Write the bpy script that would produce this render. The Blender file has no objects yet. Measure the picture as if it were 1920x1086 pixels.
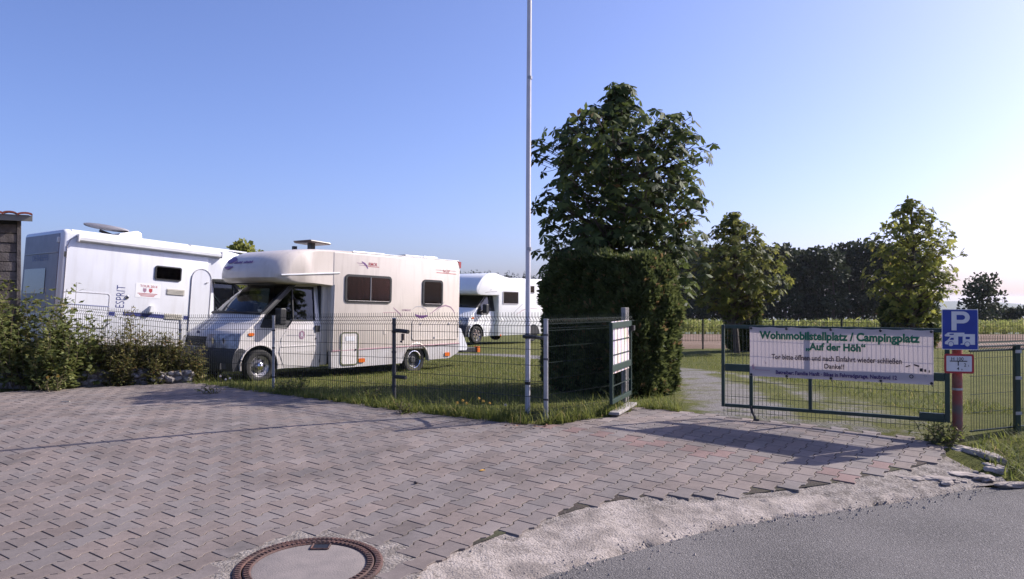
import bpy, bmesh, math, random
import numpy as np
from math import sin, cos, pi, radians
from mathutils import Vector, Matrix, noise as mnoise

random.seed(7); rng = np.random.default_rng(11)
S = bpy.context.scene
C = S.collection

# ------------------------------------------------------------------ camera, sky, sun, exposure
cam_d = bpy.data.cameras.new('camera'); cam = bpy.data.objects.new('camera', cam_d); C.objects.link(cam)
cam_d.sensor_width = 36.0; cam_d.lens = 28.125; cam_d.clip_start = 0.1; cam_d.clip_end = 20000
cam.location = (0, 0, 1.5); cam.rotation_euler = (pi/2 + math.atan(17/1500), 0, 0)
S.camera = cam
SUN_AZ, SUN_EL = 22.0, 34.0           # degrees forward of +X, degrees above the horizon
W = bpy.data.worlds.new('World'); S.world = W; W.use_nodes = True
nt = W.node_tree; nt.nodes.clear()
sky = nt.nodes.new('ShaderNodeTexSky'); sky.sky_type = 'NISHITA'; sky.sun_disc = False
sky.sun_elevation = radians(SUN_EL); sky.sun_rotation = radians(90 - SUN_AZ)
sky.air_density = 0.80; sky.dust_density = 2.4; sky.ozone_density = 4.4; sky.altitude = 300
bg = nt.nodes.new('ShaderNodeBackground'); bg.inputs['Strength'].default_value = 0.128
tint = nt.nodes.new('ShaderNodeMix'); tint.data_type = 'RGBA'; tint.blend_type = 'MULTIPLY'
tint.inputs['Factor'].default_value = 1.0; tint.inputs['B'].default_value = (0.97, 0.90, 1.12, 1)
wo = nt.nodes.new('ShaderNodeOutputWorld')
nt.links.new(sky.outputs[0], tint.inputs['A']); nt.links.new(tint.outputs['Result'], bg.inputs['Color']); nt.links.new(bg.outputs[0], wo.inputs['Surface'])
sd = bpy.data.lights.new('sun', 'SUN'); sun = bpy.data.objects.new('sun', sd); C.objects.link(sun)
sd.energy = 5.0; sd.angle = radians(0.53); sd.color = (1.0, 0.93, 0.85)
sv = Vector((cos(radians(SUN_EL))*cos(radians(SUN_AZ)), cos(radians(SUN_EL))*sin(radians(SUN_AZ)), sin(radians(SUN_EL))))
sun.rotation_euler = sv.to_track_quat('Z', 'Y').to_euler(); sun.location = (30, 20, 40)
S.view_settings.view_transform = 'Standard'; S.view_settings.look = 'None'
S.view_settings.gamma = 1.0; S.view_settings.use_curve_mapping = False
S.view_settings.exposure = 0.6
HAZE = 0.00008
S.cycles.max_bounces = 8; S.cycles.transparent_max_bounces = 24; S.cycles.caustics_reflective = False; S.cycles.caustics_refractive = False

# ------------------------------------------------------------------ materials
def new_mat(name):
    m = bpy.data.materials.new(name); m.use_nodes = True
    b = m.node_tree.nodes['Principled BSDF']; return m, m.node_tree, b
def N(t, typ, **kw):
    n = t.nodes.new(typ)
    for k, v in kw.items(): setattr(n, k, v)
    return n
def c4(c): return (c[0], c[1], c[2], 1)
def mat(name, col, rough=0.6, col2=None, scale=4.0, detail=6.0, bump=0.0, bscale=None, metallic=0.0, spec=0.5, coat=0.0, obj=True, ramp=(0.35, 0.65), col3=None, scale3=30.0, amt3=0.3, streak=False):
    m, t, b = new_mat(name)
    b.inputs['Roughness'].default_value = rough; b.inputs['Metallic'].default_value = metallic
    b.inputs['Specular IOR Level'].default_value = spec; b.inputs['Coat Weight'].default_value = coat
    tc = N(t, 'ShaderNodeTexCoord'); vec = tc.outputs['Object'] if obj else None
    geo = N(t, 'ShaderNodeNewGeometry')
    if not obj: vec = geo.outputs['Position']
    col2 = col2 if col2 else tuple(x*0.86 for x in col)
    n1 = N(t, 'ShaderNodeTexNoise'); n1.inputs['Scale'].default_value = scale; n1.inputs['Detail'].default_value = detail
    t.links.new(vec, n1.inputs['Vector'])
    r = N(t, 'ShaderNodeValToRGB'); r.color_ramp.elements[0].position = ramp[0]; r.color_ramp.elements[1].position = ramp[1]
    r.color_ramp.elements[0].color = c4(col2); r.color_ramp.elements[1].color = c4(col)
    t.links.new(n1.outputs['Fac'], r.inputs['Fac']); out = r.outputs['Color']
    if col3:
        n3 = N(t, 'ShaderNodeTexNoise'); n3.inputs['Scale'].default_value = scale3; n3.inputs['Detail'].default_value = 4
        if streak:
            mp3 = N(t, 'ShaderNodeMapping'); mp3.inputs['Scale'].default_value = (1, 1, .12); t.links.new(vec, mp3.inputs[0]); t.links.new(mp3.outputs[0], n3.inputs['Vector'])
        else: t.links.new(vec, n3.inputs['Vector'])
        mr = N(t, 'ShaderNodeMapRange'); mr.inputs[1].default_value = 0.5; mr.inputs[2].default_value = 0.7; mr.inputs[4].default_value = amt3
        t.links.new(n3.outputs['Fac'], mr.inputs['Value'])
        mx = N(t, 'ShaderNodeMix', data_type='RGBA'); t.links.new(mr.outputs[0], mx.inputs['Factor']); t.links.new(out, mx.inputs['A']); mx.inputs['B'].default_value = c4(col3)
        out = mx.outputs['Result']
    t.links.new(out, b.inputs['Base Color'])
    if bump > 0:
        n2 = N(t, 'ShaderNodeTexNoise'); n2.inputs['Scale'].default_value = bscale or scale*6; n2.inputs['Detail'].default_value = 8
        t.links.new(vec, n2.inputs['Vector'])
        bp = N(t, 'ShaderNodeBump'); bp.inputs['Strength'].default_value = bump; bp.inputs['Distance'].default_value = 0.02
        t.links.new(n2.outputs['Fac'], bp.inputs['Height']); t.links.new(bp.outputs['Normal'], b.inputs['Normal'])
    return m
def leaf_mat(name, ca, cb, cc=None, trans=0.35, rough=0.62, spec=0.2):
    m, t, b = new_mat(name)
    at = N(t, 'ShaderNodeAttribute', attribute_name='var')
    r = N(t, 'ShaderNodeValToRGB'); r.color_ramp.elements[0].color = c4(ca); r.color_ramp.elements[1].color = c4(cb)
    if cc: e = r.color_ramp.elements.new(0.93); e.color = c4(cb); r.color_ramp.elements[2].color = c4(cc); r.color_ramp.elements[2].position = 1.0
    t.links.new(at.outputs['Fac'], r.inputs['Fac'])
    b.inputs['Roughness'].default_value = rough; b.inputs['Specular IOR Level'].default_value = spec
    t.links.new(r.outputs['Color'], b.inputs['Base Color'])
    tr = N(t, 'ShaderNodeBsdfTranslucent')
    hs = N(t, 'ShaderNodeHueSaturation'); hs.inputs['Value'].default_value = 1.5; hs.inputs['Hue'].default_value = 0.485; t.links.new(r.outputs['Color'], hs.inputs['Color'])
    t.links.new(hs.outputs[0], tr.inputs['Color'])
    mx = N(t, 'ShaderNodeMixShader'); mx.inputs[0].default_value = trans
    t.links.new(b.outputs[0], mx.inputs[1]); t.links.new(tr.outputs[0], mx.inputs[2])
    t.links.new(mx.outputs[0], t.nodes['Material Output'].inputs['Surface'])
    return m
def glass_mat(name, tintc, refl=0.12, rough=0.02):
    m, t, b = new_mat(name); t.nodes.remove(b)
    tr = N(t, 'ShaderNodeBsdfTransparent'); tr.inputs['Color'].default_value = c4(tintc)
    gl = N(t, 'ShaderNodeBsdfGlossy'); gl.inputs['Roughness'].default_value = rough
    fr = N(t, 'ShaderNodeFresnel'); fr.inputs['IOR'].default_value = 1.5
    ad = N(t, 'ShaderNodeMath', operation='ADD'); ad.inputs[1].default_value = refl; ad.use_clamp = True
    t.links.new(fr.outputs[0], ad.inputs[0])
    mx = N(t, 'ShaderNodeMixShader'); t.links.new(ad.outputs[0], mx.inputs[0]); t.links.new(tr.outputs[0], mx.inputs[1]); t.links.new(gl.outputs[0], mx.inputs[2])
    t.links.new(mx.outputs[0], t.nodes['Material Output'].inputs['Surface'])
    return m

M = {}
M['cream'] = mat('cream_paint', (0.68, 0.605, 0.545), 0.36, (0.63, 0.555, 0.495), 1.3, bump=0.014, bscale=5, coat=0.2, col3=(0.40, 0.34, 0.29), scale3=9, amt3=0.30, streak=True)
M['cab_white'] = mat('cab_paint', (0.70, 0.66, 0.64), 0.28, (0.65, 0.60, 0.58), 1.5, coat=0.5, col3=(0.42, 0.37, 0.32), scale3=8, amt3=0.25, streak=True)
M['white'] = mat('white_paint', (0.74, 0.745, 0.78), 0.34, (0.69, 0.695, 0.73), 1.2, bump=0.014, bscale=4, coat=0.2, col3=(0.5, 0.48, 0.45), scale3=8, amt3=0.25, streak=True)
M['white2'] = mat('bright_white_paint', (0.84, 0.84, 0.84), 0.28, (0.79, 0.79, 0.79), 1.5, coat=0.3)
M['grey_skirt'] = mat('grey_skirt', (0.52, 0.50, 0.50), 0.4, (0.44, 0.41, 0.40), 2.5)
M['awning'] = mat('awning_white', (0.78, 0.78, 0.78), 0.35)
M['rearshade'] = mat('shaded_rear_panel', (0.20, 0.18, 0.235), 0.4, (0.15, 0.135, 0.18), 3)  # shade on the white rear wall, painted in as a dark base colour
M['black'] = mat('black_plastic', (0.018, 0.018, 0.02), 0.5, (0.012, 0.012, 0.014), 8)
M['dkgrey'] = mat('grey_plastic', (0.045, 0.045, 0.055), 0.55, (0.03, 0.03, 0.038), 5, bump=0.02, bscale=90)
M['tyre'] = mat('tyre_rubber', (0.03, 0.028, 0.027), 0.85, (0.02, 0.019, 0.018), 12, bump=0.1, bscale=60)
M['rim'] = mat('wheel_steel', (0.42, 0.41, 0.42), 0.35, (0.3, 0.29, 0.3), 6, metallic=0.8)
M['rimdark'] = mat('dark_rim', (0.06, 0.06, 0.065), 0.5)
M['chrome'] = mat('chrome', (0.75, 0.75, 0.77), 0.12, metallic=1.0)
M['lampglass'] = mat('lamp_glass', (0.62, 0.62, 0.66), 0.25, (0.20, 0.20, 0.24), 9, metallic=0.2, coat=0.6)
M['orange'] = mat('orange_lens', (0.75, 0.16, 0.02), 0.2, coat=0.6)
M['redlens'] = mat('red_lens', (0.35, 0.03, 0.03), 0.25, coat=0.5)
M['purple'] = mat('purple_print', (0.16, 0.06, 0.22), 0.4)
M['mauve'] = mat('mauve_print', (0.36, 0.22, 0.30), 0.4)
M['redprint'] = mat('red_print', (0.45, 0.06, 0.07), 0.5)
M['blueprint'] = mat('blue_print', (0.05, 0.06, 0.22), 0.4)
M['ltblue'] = mat('pale_blue_print', (0.28, 0.30, 0.45), 0.4)
M['pinktrim'] = mat('pink_trim', (0.50, 0.30, 0.34), 0.4)
M['greyprint'] = mat('grey_print', (0.42, 0.40, 0.42), 0.5)
M['louver'] = mat('louver_beige', (0.55, 0.52, 0.45), 0.5)
m, t, b = new_mat('curtain_folds'); M['curtain'] = m  # light and shade of the folds painted as vertical streaks
tc = N(t, 'ShaderNodeTexCoord'); mp = N(t, 'ShaderNodeMapping'); mp.inputs['Scale'].default_value = (7, 1, .3); n1 = N(t, 'ShaderNodeTexNoise'); n1.inputs['Scale'].default_value = 1.0; n1.inputs['Detail'].default_value = 4
r = N(t, 'ShaderNodeValToRGB'); r.color_ramp.elements[0].position = .42; r.color_ramp.elements[1].position = .66; r.color_ramp.elements[0].color = (.05, .032, .035, 1); r.color_ramp.elements[1].color = (.62, .52, .50, 1)
t.links.new(tc.outputs['Object'], mp.inputs[0]); t.links.new(mp.outputs[0], n1.inputs['Vector']); t.links.new(n1.outputs['Fac'], r.inputs['Fac']); t.links.new(r.outputs['Color'], b.inputs['Base Color']); b.inputs['Roughness'].default_value = .9
M['curtain2'] = mat('pale_curtain', (0.55, 0.52, 0.52), 0.9)
M['interior'] = mat('cab_interior', (0.035, 0.035, 0.04), 0.8)
M['seat'] = mat('seat_cloth', (0.06, 0.06, 0.08), 0.9)
M['glass'] = glass_mat('cab_glass', (0.27, 0.30, 0.33), 0.03)
M['acryl'] = glass_mat('camper_acrylic', (0.34, 0.25, 0.26), -0.03, 0.03)
M['darkglass'] = mat('dark_window', (0.012, 0.012, 0.018), 0.06, coat=0.5)
M['brownlid'] = mat('brown_lid', (0.085, 0.062, 0.055), 0.35)
M['galv'] = mat('galvanised_steel', (0.42, 0.42, 0.44), 0.45, (0.3, 0.3, 0.32), 9, metallic=0.55, col3=(0.2, 0.17, 0.15), scale3=6, amt3=0.3)
M['wire'] = mat('green_wire', (0.016, 0.030, 0.024), 0.5, spec=0.3)
M['dkwire'] = mat('dark_wire', (0.020, 0.026, 0.026), 0.5, spec=0.3)
M['greenframe'] = mat('green_frame', (0.009, 0.034, 0.023), 0.45, (0.006, 0.022, 0.016), 5)
M['polepaint'] = mat('white_pole', (0.66, 0.63, 0.66), 0.35, (0.56, 0.53, 0.56), 3)
M['concrete'] = mat('concrete', (0.36, 0.33, 0.31), 0.9, (0.24, 0.22, 0.20), 6, bump=0.4, bscale=40, col3=(0.12, 0.11, 0.09), scale3=9, amt3=0.5)
M['iron'] = mat('rusty_iron', (0.125, 0.062, 0.05), 0.75, (0.06, 0.036, 0.032), 9, bump=0.3, bscale=70, metallic=0.2, obj=False)
M['cover'] = mat('cover_concrete', (0.235, 0.20, 0.185), 0.9, (0.185, 0.16, 0.15), 7, bump=0.25, bscale=90, obj=False, col3=(0.20, 0.17, 0.16), scale3=130, amt3=0.5)
M['yellowpaint'] = mat('yellow_paint', (0.75, 0.55, 0.03), 0.7)
M['banner_green'] = mat('green_lettering', (0.015, 0.17, 0.08), 0.6)
M['banner_dark'] = mat('dark_lettering', (0.06, 0.035, 0.045), 0.6)
M['banner_purple'] = mat('purple_lettering', (0.05, 0.02, 0.12), 0.6)
M['signblue'] = mat('sign_blue', (0.018, 0.045, 0.30), 0.35, (0.014, 0.035, 0.25), 6)
M['signwhite'] = mat('sign_white', (0.72, 0.70, 0.70), 0.4, (0.64, 0.61, 0.60), 8)
M['signred'] = mat('sign_red', (0.42, 0.03, 0.035), 0.45)
M['signback'] = mat('sign_back', (0.4, 0.4, 0.41), 0.4, metallic=0.7)
M['redpost'] = mat('red_faded_post', (0.36, 0.055, 0.035), 0.7, (0.15, 0.11, 0.10), 5, col3=(0.30, 0.26, 0.24), scale3=3.2, amt3=0.75, bump=0.1)
M['bark'] = mat('bark', (0.10, 0.075, 0.06), 0.9, (0.05, 0.038, 0.03), 9, bump=0.6, bscale=30)
M['plank'] = mat('weathered_plank', (0.16, 0.135, 0.125), 0.9, (0.08, 0.065, 0.06), 5, bump=0.4, bscale=40)
M['fascia'] = mat('fascia_wood', (0.20, 0.19, 0.17), 0.8)
M['rooftile'] = mat('roof_tile', (0.34, 0.09, 0.05), 0.8, (0.20, 0.06, 0.04), 4, bump=0.3)
M['oldplank'] = mat('old_board', (0.14, 0.08, 0.075), 0.9, (0.07, 0.045, 0.04), 8, bump=0.3)
M['stone'] = mat('rubble_stone', (0.33, 0.29, 0.27), 0.95, (0.14, 0.125, 0.11), 7, bump=0.6, bscale=25, obj=False, col3=(0.5, 0.47, 0.44), scale3=14, amt3=0.6)
M['mortar'] = mat('wall_mortar', (0.24, 0.21, 0.20), 0.95, (0.12, 0.10, 0.09), 5, bump=0.7, bscale=20, obj=False)
M['dryleaf'] = mat('dry_leaf', (0.22, 0.10, 0.05), 0.8)
M['petal'] = mat('yellow_petal', (0.8, 0.42, 0.05), 0.6)
M['petalw'] = mat('pale_petal', (0.75, 0.6, 0.5), 0.6)
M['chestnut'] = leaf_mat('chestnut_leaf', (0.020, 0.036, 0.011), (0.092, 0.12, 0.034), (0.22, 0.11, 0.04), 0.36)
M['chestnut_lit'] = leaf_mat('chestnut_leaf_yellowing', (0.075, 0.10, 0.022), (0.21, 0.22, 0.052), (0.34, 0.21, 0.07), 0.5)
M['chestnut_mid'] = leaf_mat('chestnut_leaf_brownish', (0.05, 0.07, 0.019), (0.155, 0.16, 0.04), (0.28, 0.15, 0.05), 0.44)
M['thuja'] = leaf_mat('thuja_leaf', (0.026, 0.044, 0.014), (0.125, 0.15, 0.05), (0.20, 0.14, 0.06), 0.28)
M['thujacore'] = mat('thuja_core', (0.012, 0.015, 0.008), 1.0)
M['forest'] = leaf_mat('forest_leaf', (0.020, 0.030, 0.016), (0.055, 0.070, 0.035), None, 0.15)
M['conifer'] = leaf_mat('conifer_leaf', (0.016, 0.026, 0.018), (0.035, 0.05, 0.033), None, 0.1)
M['corn'] = leaf_mat('corn_leaf', (0.11, 0.15, 0.035), (0.26, 0.28, 0.09), (0.40, 0.34, 0.16), 0.45)
M['grass'] = leaf_mat('grass_blade', (0.065, 0.095, 0.02), (0.18, 0.195, 0.055), (0.34, 0.27, 0.12), 0.42)
M['shrub'] = leaf_mat('shrub_leaf', (0.07, 0.095, 0.027), (0.20, 0.215, 0.075), (0.30, 0.26, 0.12), 0.38)
M['weed'] = leaf_mat('weed_leaf', (0.07, 0.085, 0.025), (0.20, 0.18, 0.065), (0.24, 0.13, 0.06), 0.35)
M['stem'] = mat('green_stem', (0.13, 0.10, 0.05), 0.8)

# banner: thin cloth the low sun shines through
m, t, b = new_mat('banner_cloth'); M['banner'] = m
b.inputs['Base Color'].default_value = (0.53, 0.455, 0.455, 1); b.inputs['Roughness'].default_value = 0.5
tr = N(t, 'ShaderNodeBsdfTranslucent'); tr.inputs['Color'].default_value = (0.80, 0.68, 0.66, 1)
mx = N(t, 'ShaderNodeMixShader'); mx.inputs[0].default_value = 0.15
t.links.new(b.outputs[0], mx.inputs[1]); t.links.new(tr.outputs[0], mx.inputs[2]); t.links.new(mx.outputs[0], t.nodes['Material Output'].inputs['Surface'])

# poster: soft pastel print
m, t, b = new_mat('poster_print'); M['poster'] = m
tc = N(t, 'ShaderNodeTexCoord'); mp = N(t, 'ShaderNodeMapping'); mp.inputs['Scale'].default_value = (7, 7, 1.2)
n1 = N(t, 'ShaderNodeTexNoise'); n1.inputs['Scale'].default_value = 1.4; n1.inputs['Detail'].default_value = 5
r = N(t, 'ShaderNodeValToRGB'); cr = r.color_ramp
cr.elements[0].position = 0.3; cr.elements[0].color = (0.60, 0.50, 0.78, 1); cr.elements[1].position = 0.72; cr.elements[1].color = (0.85, 0.80, 0.45, 1)
e = cr.elements.new(0.45); e.color = (0.85, 0.80, 0.88, 1); e = cr.elements.new(0.55); e.color = (0.80, 0.55, 0.50, 1); e = cr.elements.new(0.62); e.color = (0.55, 0.75, 0.55, 1)
t.links.new(tc.outputs['Object'], mp.inputs[0]); t.links.new(mp.outputs[0], n1.inputs['Vector']); t.links.new(n1.outputs['Fac'], r.inputs['Fac']); t.links.new(r.outputs['Color'], b.inputs['Base Color'])
b.inputs['Roughness'].default_value = 0.35

# pavers (colour from per-object colour, or from the "tint" attribute in the joined part)
def paver_mat(name, attr):
    m, t, b = new_mat(name)
    if attr: src = N(t, 'ShaderNodeAttribute', attribute_name='tint').outputs['Color']
    else: src = N(t, 'ShaderNodeObjectInfo').outputs['Color']
    geo = N(t, 'ShaderNodeNewGeometry')
    n1 = N(t, 'ShaderNodeTexNoise'); n1.inputs['Scale'].default_value = 1.6; n1.inputs['Detail'].default_value = 5
    n2 = N(t, 'ShaderNodeTexNoise'); n2.inputs['Scale'].default_value = 140; n2.inputs['Detail'].default_value = 3
    n3 = N(t, 'ShaderNodeTexNoise'); n3.inputs['Scale'].default_value = 14; n3.inputs['Detail'].default_value = 6; n3.inputs['Roughness'].default_value = 0.7
    for n in (n1, n2, n3): t.links.new(geo.outputs['Position'], n.inputs['Vector'])
    def mul(a, fac_out, lo, hi, fmin, fmax):
        mr = N(t, 'ShaderNodeMapRange'); mr.inputs[1].default_value = lo; mr.inputs[2].default_value = hi; mr.inputs[3].default_value = fmin; mr.inputs[4].default_value = fmax
        t.links.new(fac_out, mr.inputs['Value'])
        v = N(t, 'ShaderNodeVectorMath', operation='SCALE'); t.links.new(a, v.inputs[0]); t.links.new(mr.outputs[0], v.inputs['Scale']); return v.outputs[0]
    o = mul(src, n1.outputs['Fac'], 0.3, 0.7, 0.84, 1.10); o = mul(o, n2.outputs['Fac'], 0.3, 0.7, 0.86, 1.12); o = mul(o, n3.outputs['Fac'], 0.25, 0.5, 0.78, 1.0)
    n4 = N(t, 'ShaderNodeTexNoise'); n4.inputs['Scale'].default_value = 0.55; n4.inputs['Detail'].default_value = 9; n4.inputs['Roughness'].default_value = 0.72; t.links.new(geo.outputs['Position'], n4.inputs['Vector'])
    o = mul(o, n4.outputs['Fac'], 0.36, 0.50, 0.70, 1.0)
    n5 = N(t, 'ShaderNodeTexNoise'); n5.inputs['Scale'].default_value = 2.4; n5.inputs['Detail'].default_value = 10; n5.inputs['Roughness'].default_value = 0.75; t.links.new(geo.outputs['Position'], n5.inputs['Vector'])
    m5 = N(t, 'ShaderNodeMapRange'); m5.inputs[1].default_value = 0.60; m5.inputs[2].default_value = 0.72; m5.inputs[4].default_value = 0.55; t.links.new(n5.outputs['Fac'], m5.inputs['Value'])
    x5 = N(t, 'ShaderNodeMix', data_type='RGBA'); t.links.new(m5.outputs[0], x5.inputs['Factor']); t.links.new(o, x5.inputs['A']); x5.inputs['B'].default_value = (0.115, 0.098, 0.075, 1); o = x5.outputs['Result']
    t.links.new(o, b.inputs['Base Color']); b.inputs['Roughness'].default_value = 0.82; b.inputs['Specular IOR Level'].default_value = 0.4
    bp = N(t, 'ShaderNodeBump'); bp.inputs['Strength'].default_value = 0.25; bp.inputs['Distance'].default_value = 0.004
    t.links.new(n2.outputs['Fac'], bp.inputs['Height']); t.links.new(bp.outputs[0], b.inputs['Normal'])
    return m
M['paver'] = paver_mat('paver_stone', False); M['paver_attr'] = paver_mat('paver_stone_joined', True)
M['joint'] = mat('joint_soil', (0.056, 0.038, 0.032), 1.0, (0.032, 0.027, 0.018), 5, bump=0.4, bscale=60, obj=False, col3=(0.05, 0.06, 0.015), scale3=3, amt3=0.6)
M['asphalt'] = mat('asphalt', (0.134, 0.122, 0.117), 0.9, (0.080, 0.073, 0.071), 0.9, detail=12, bump=0.9, bscale=95, obj=False, col3=(0.25, 0.232, 0.222), scale3=85, amt3=0.9)
M['strip'] = mat('mortar_strip', (0.37, 0.318, 0.282), 0.95, (0.21, 0.178, 0.157), 4.0, detail=14, bump=0.7, bscale=60, obj=False, col3=(0.15, 0.125, 0.105), scale3=30, amt3=0.75, ramp=(.38, .60))
M['strip_old'] = mat('old_gravel_mortar', (0.26, 0.225, 0.20), 0.95, (0.12, 0.10, 0.085), 9, bump=0.9, bscale=50, obj=False, col3=(0.36, 0.32, 0.29), scale3=40, amt3=0.7)
M['rock'] = mat('kerb_rock', (0.40, 0.345, 0.31), 0.95, (0.22, 0.185, 0.165), 7, bump=0.6, bscale=22, obj=False)
M['hill'] = mat('far_hill', (0.06, 0.085, 0.05), 1.0, (0.04, 0.06, 0.04), 0.004, obj=False)

# ground: grass, gravel drive and tilled soil by vertex masks broken up with noise
m, t, b = new_mat('ground_cover'); M['ground'] = m
geo = N(t, 'ShaderNodeNewGeometry')
def noise_tex(sc, det=6, ro=0.6):
    n = N(t, 'ShaderNodeTexNoise'); n.inputs['Scale'].default_value = sc; n.inputs['Detail'].default_value = det; n.inputs['Roughness'].default_value = ro
    t.links.new(geo.outputs['Position'], n.inputs['Vector']); return n.outputs['Fac']
def rampc(fac, a, bb, p0=0.3, p1=0.7):
    r = N(t, 'ShaderNodeValToRGB'); r.color_ramp.elements[0].position = p0; r.color_ramp.elements[1].position = p1
    r.color_ramp.elements[0].color = c4(a); r.color_ramp.elements[1].color = c4(bb); t.links.new(fac, r.inputs['Fac']); return r.outputs['Color']
def mixc(f, a, bb):
    x = N(t, 'ShaderNodeMix', data_type='RGBA'); t.links.new(f, x.inputs['Factor']); t.links.new(a, x.inputs['A']); t.links.new(bb, x.inputs['B']); return x.outputs['Result']
def maskmix(attr, nz, lo=0.4, hi=0.6):
    a = N(t, 'ShaderNodeAttribute', attribute_name=attr)
    s = N(t, 'ShaderNodeMath', operation='ADD'); t.links.new(a.outputs['Fac'], s.inputs[0]); t.links.new(nz, s.inputs[1])
    mr = N(t, 'ShaderNodeMapRange'); mr.inputs[1].default_value = 0.5+lo; mr.inputs[2].default_value = 0.5+hi; t.links.new(s.outputs[0], mr.inputs['Value']); return mr.outputs[0]
g1 = rampc(noise_tex(0.7), (0.075, 0.088, 0.022), (0.165, 0.155, 0.05), 0.35, 0.7)
g2 = rampc(noise_tex(9, 8, 0.75), (0.045, 0.058, 0.016), (0.18, 0.175, 0.06), 0.3, 0.72)
mm = N(t, 'ShaderNodeMix', data_type='RGBA'); mm.inputs['Factor'].default_value = 0.55; t.links.new(g1, mm.inputs['A']); t.links.new(g2, mm.inputs['B'])
grav = rampc(noise_tex(26, 6, 0.8), (0.10, 0.092, 0.09), (0.34, 0.32, 0.31), 0.3, 0.72)
soil = rampc(noise_tex(0.5, 8, 0.7), (0.14, 0.095, 0.07), (0.26, 0.19, 0.145), 0.3, 0.7)
o = mixc(maskmix('gravel', noise_tex(1.6, 8, 0.75)), mm.outputs['Result'], grav)
o = mixc(maskmix('soil', noise_tex(0.8)), o, soil)
t.links.new(o, b.inputs['Base Color']); b.inputs['Roughness'].default_value = 1.0; b.inputs['Specular IOR Level'].default_value = 0.1
bp = N(t, 'ShaderNodeBump'); bp.inputs['Strength'].default_value = 0.9; bp.inputs['Distance'].default_value = 0.05
t.links.new(noise_tex(18, 8, 0.8), bp.inputs['Height']); t.links.new(bp.outputs[0], b.inputs['Normal'])

# ------------------------------------------------------------------ mesh helpers
class MB:
    def __init__(s, T=None): s.v = []; s.f = []; s.T = T
    def add(s, vs, fs):
        o = len(s.v)
        s.v += [s.T(p) if s.T else tuple(p) for p in vs]; s.f += [tuple(i+o for i in f) for f in fs]; return s
    def box(s, a, b):
        x0, y0, z0 = a; x1, y1, z1 = b
        return s.add([(x0,y0,z0),(x1,y0,z0),(x1,y1,z0),(x0,y1,z0),(x0,y0,z1),(x1,y0,z1),(x1,y1,z1),(x0,y1,z1)],
                     [(0,3,2,1),(4,5,6,7),(0,1,5,4),(1,2,6,5),(2,3,7,6),(3,0,4,7)])
    def prism(s, poly, y0, y1):                 # poly in (x,z), extruded along y
        n = len(poly)
        return s.add([(x, y0, z) for x, z in poly]+[(x, y1, z) for x, z in poly],
                     [tuple(range(n)), tuple(range(2*n-1, n-1, -1))]+[(i, i+n, (i+1) % n+n, (i+1) % n) for i in range(n)])
    def ring(s, po, pi_, y0, y1):
        n = len(po); vs = [(x, y0, z) for x, z in po]+[(x, y0, z) for x, z in pi_]+[(x, y1, z) for x, z in po]+[(x, y1, z) for x, z in pi_]; fs = []
        for i in range(n):
            j = (i+1) % n
            fs += [(i, j, j+n, i+n), (i+2*n, i+3*n, j+3*n, j+2*n), (i, i+2*n, j+2*n, j), (i+n, j+n, j+3*n, i+3*n)]
        return s.add(vs, fs)
    def tube(s, pts, r, k=6, r2=None, cap=True):
        pts = [Vector(p) for p in pts]; vs = []; fs = []; n = len(pts)
        up = Vector((0, 0, 1))
        for i, p in enumerate(pts):
            d = (pts[min(i+1, n-1)]-pts[max(i-1, 0)]).normalized()
            a = d.cross(up if abs(d.z) < 0.95 else Vector((1, 0, 0))).normalized(); bb = d.cross(a)
            rr = r if r2 is None else r+(r2-r)*i/(n-1)
            if isinstance(r, (list, tuple)): rr = r[i]
            for q in range(k):
                an = 2*pi*q/k+pi/k; vs.append(tuple(p+a*(cos(an)*rr)+bb*(sin(an)*rr)))
        for i in range(n-1):
            for q in range(k): fs.append((i*k+q, i*k+(q+1) % k, (i+1)*k+(q+1) % k, (i+1)*k+q))
        if cap: fs += [tuple(range(k-1, -1, -1)), tuple(range((n-1)*k, n*k))]
        return s.add(vs, fs)
    def lathe(s, prof, c, axis='z', n=32, closed=False):     # prof (r, h)
        vs = []; fs = []; m = len(prof)
        for i in range(n):
            a = 2*pi*i/n
            for r, h in prof:
                if axis == 'z': vs.append((c[0]+r*cos(a), c[1]+r*sin(a), c[2]+h))
                else: vs.append((c[0]+r*cos(a), c[1]+h, c[2]+r*sin(a)))
        for i in range(n):
            j = (i+1) % n
            for q in range(m-1 if not closed else m):
                q2 = (q+1) % m; fs.append((i*m+q, j*m+q, j*m+q2, i*m+q2))
        return s.add(vs, fs)
    def build(s, name, m, parent=None, smooth=False, bevel=0, seg=2, fix=True):
        me = bpy.data.meshes.new(name); me.from_pydata(s.v, [], s.f)
        bm = bmesh.new(); bm.from_mesh(me)
        if bevel: bmesh.ops.remove_doubles(bm, verts=bm.verts, dist=1e-5)
        if fix: bmesh.ops.recalc_face_normals(bm, faces=bm.faces)
        if bevel:
            es = [e for e in bm.edges if len(e.link_faces) == 2 and e.calc_face_angle(0) > 0.6]
            bmesh.ops.bevel(bm, geom=es, offset=bevel, segments=seg, affect='EDGES', profile=0.5, clamp_overlap=True)
        ng = [f for f in bm.faces if len(f.verts) > 4]
        if ng: bmesh.ops.triangulate(bm, faces=ng)
        bm.to_mesh(me); bm.free()
        if smooth:
            me.shade_smooth()
            try: me.set_sharp_from_angle(angle=radians(38))
            except Exception: pass
        me.materials.append(M[m] if isinstance(m, str) else m)
        o = bpy.data.objects.new(name, me); C.objects.link(o)
        if parent: o.parent = parent
        return o
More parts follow.
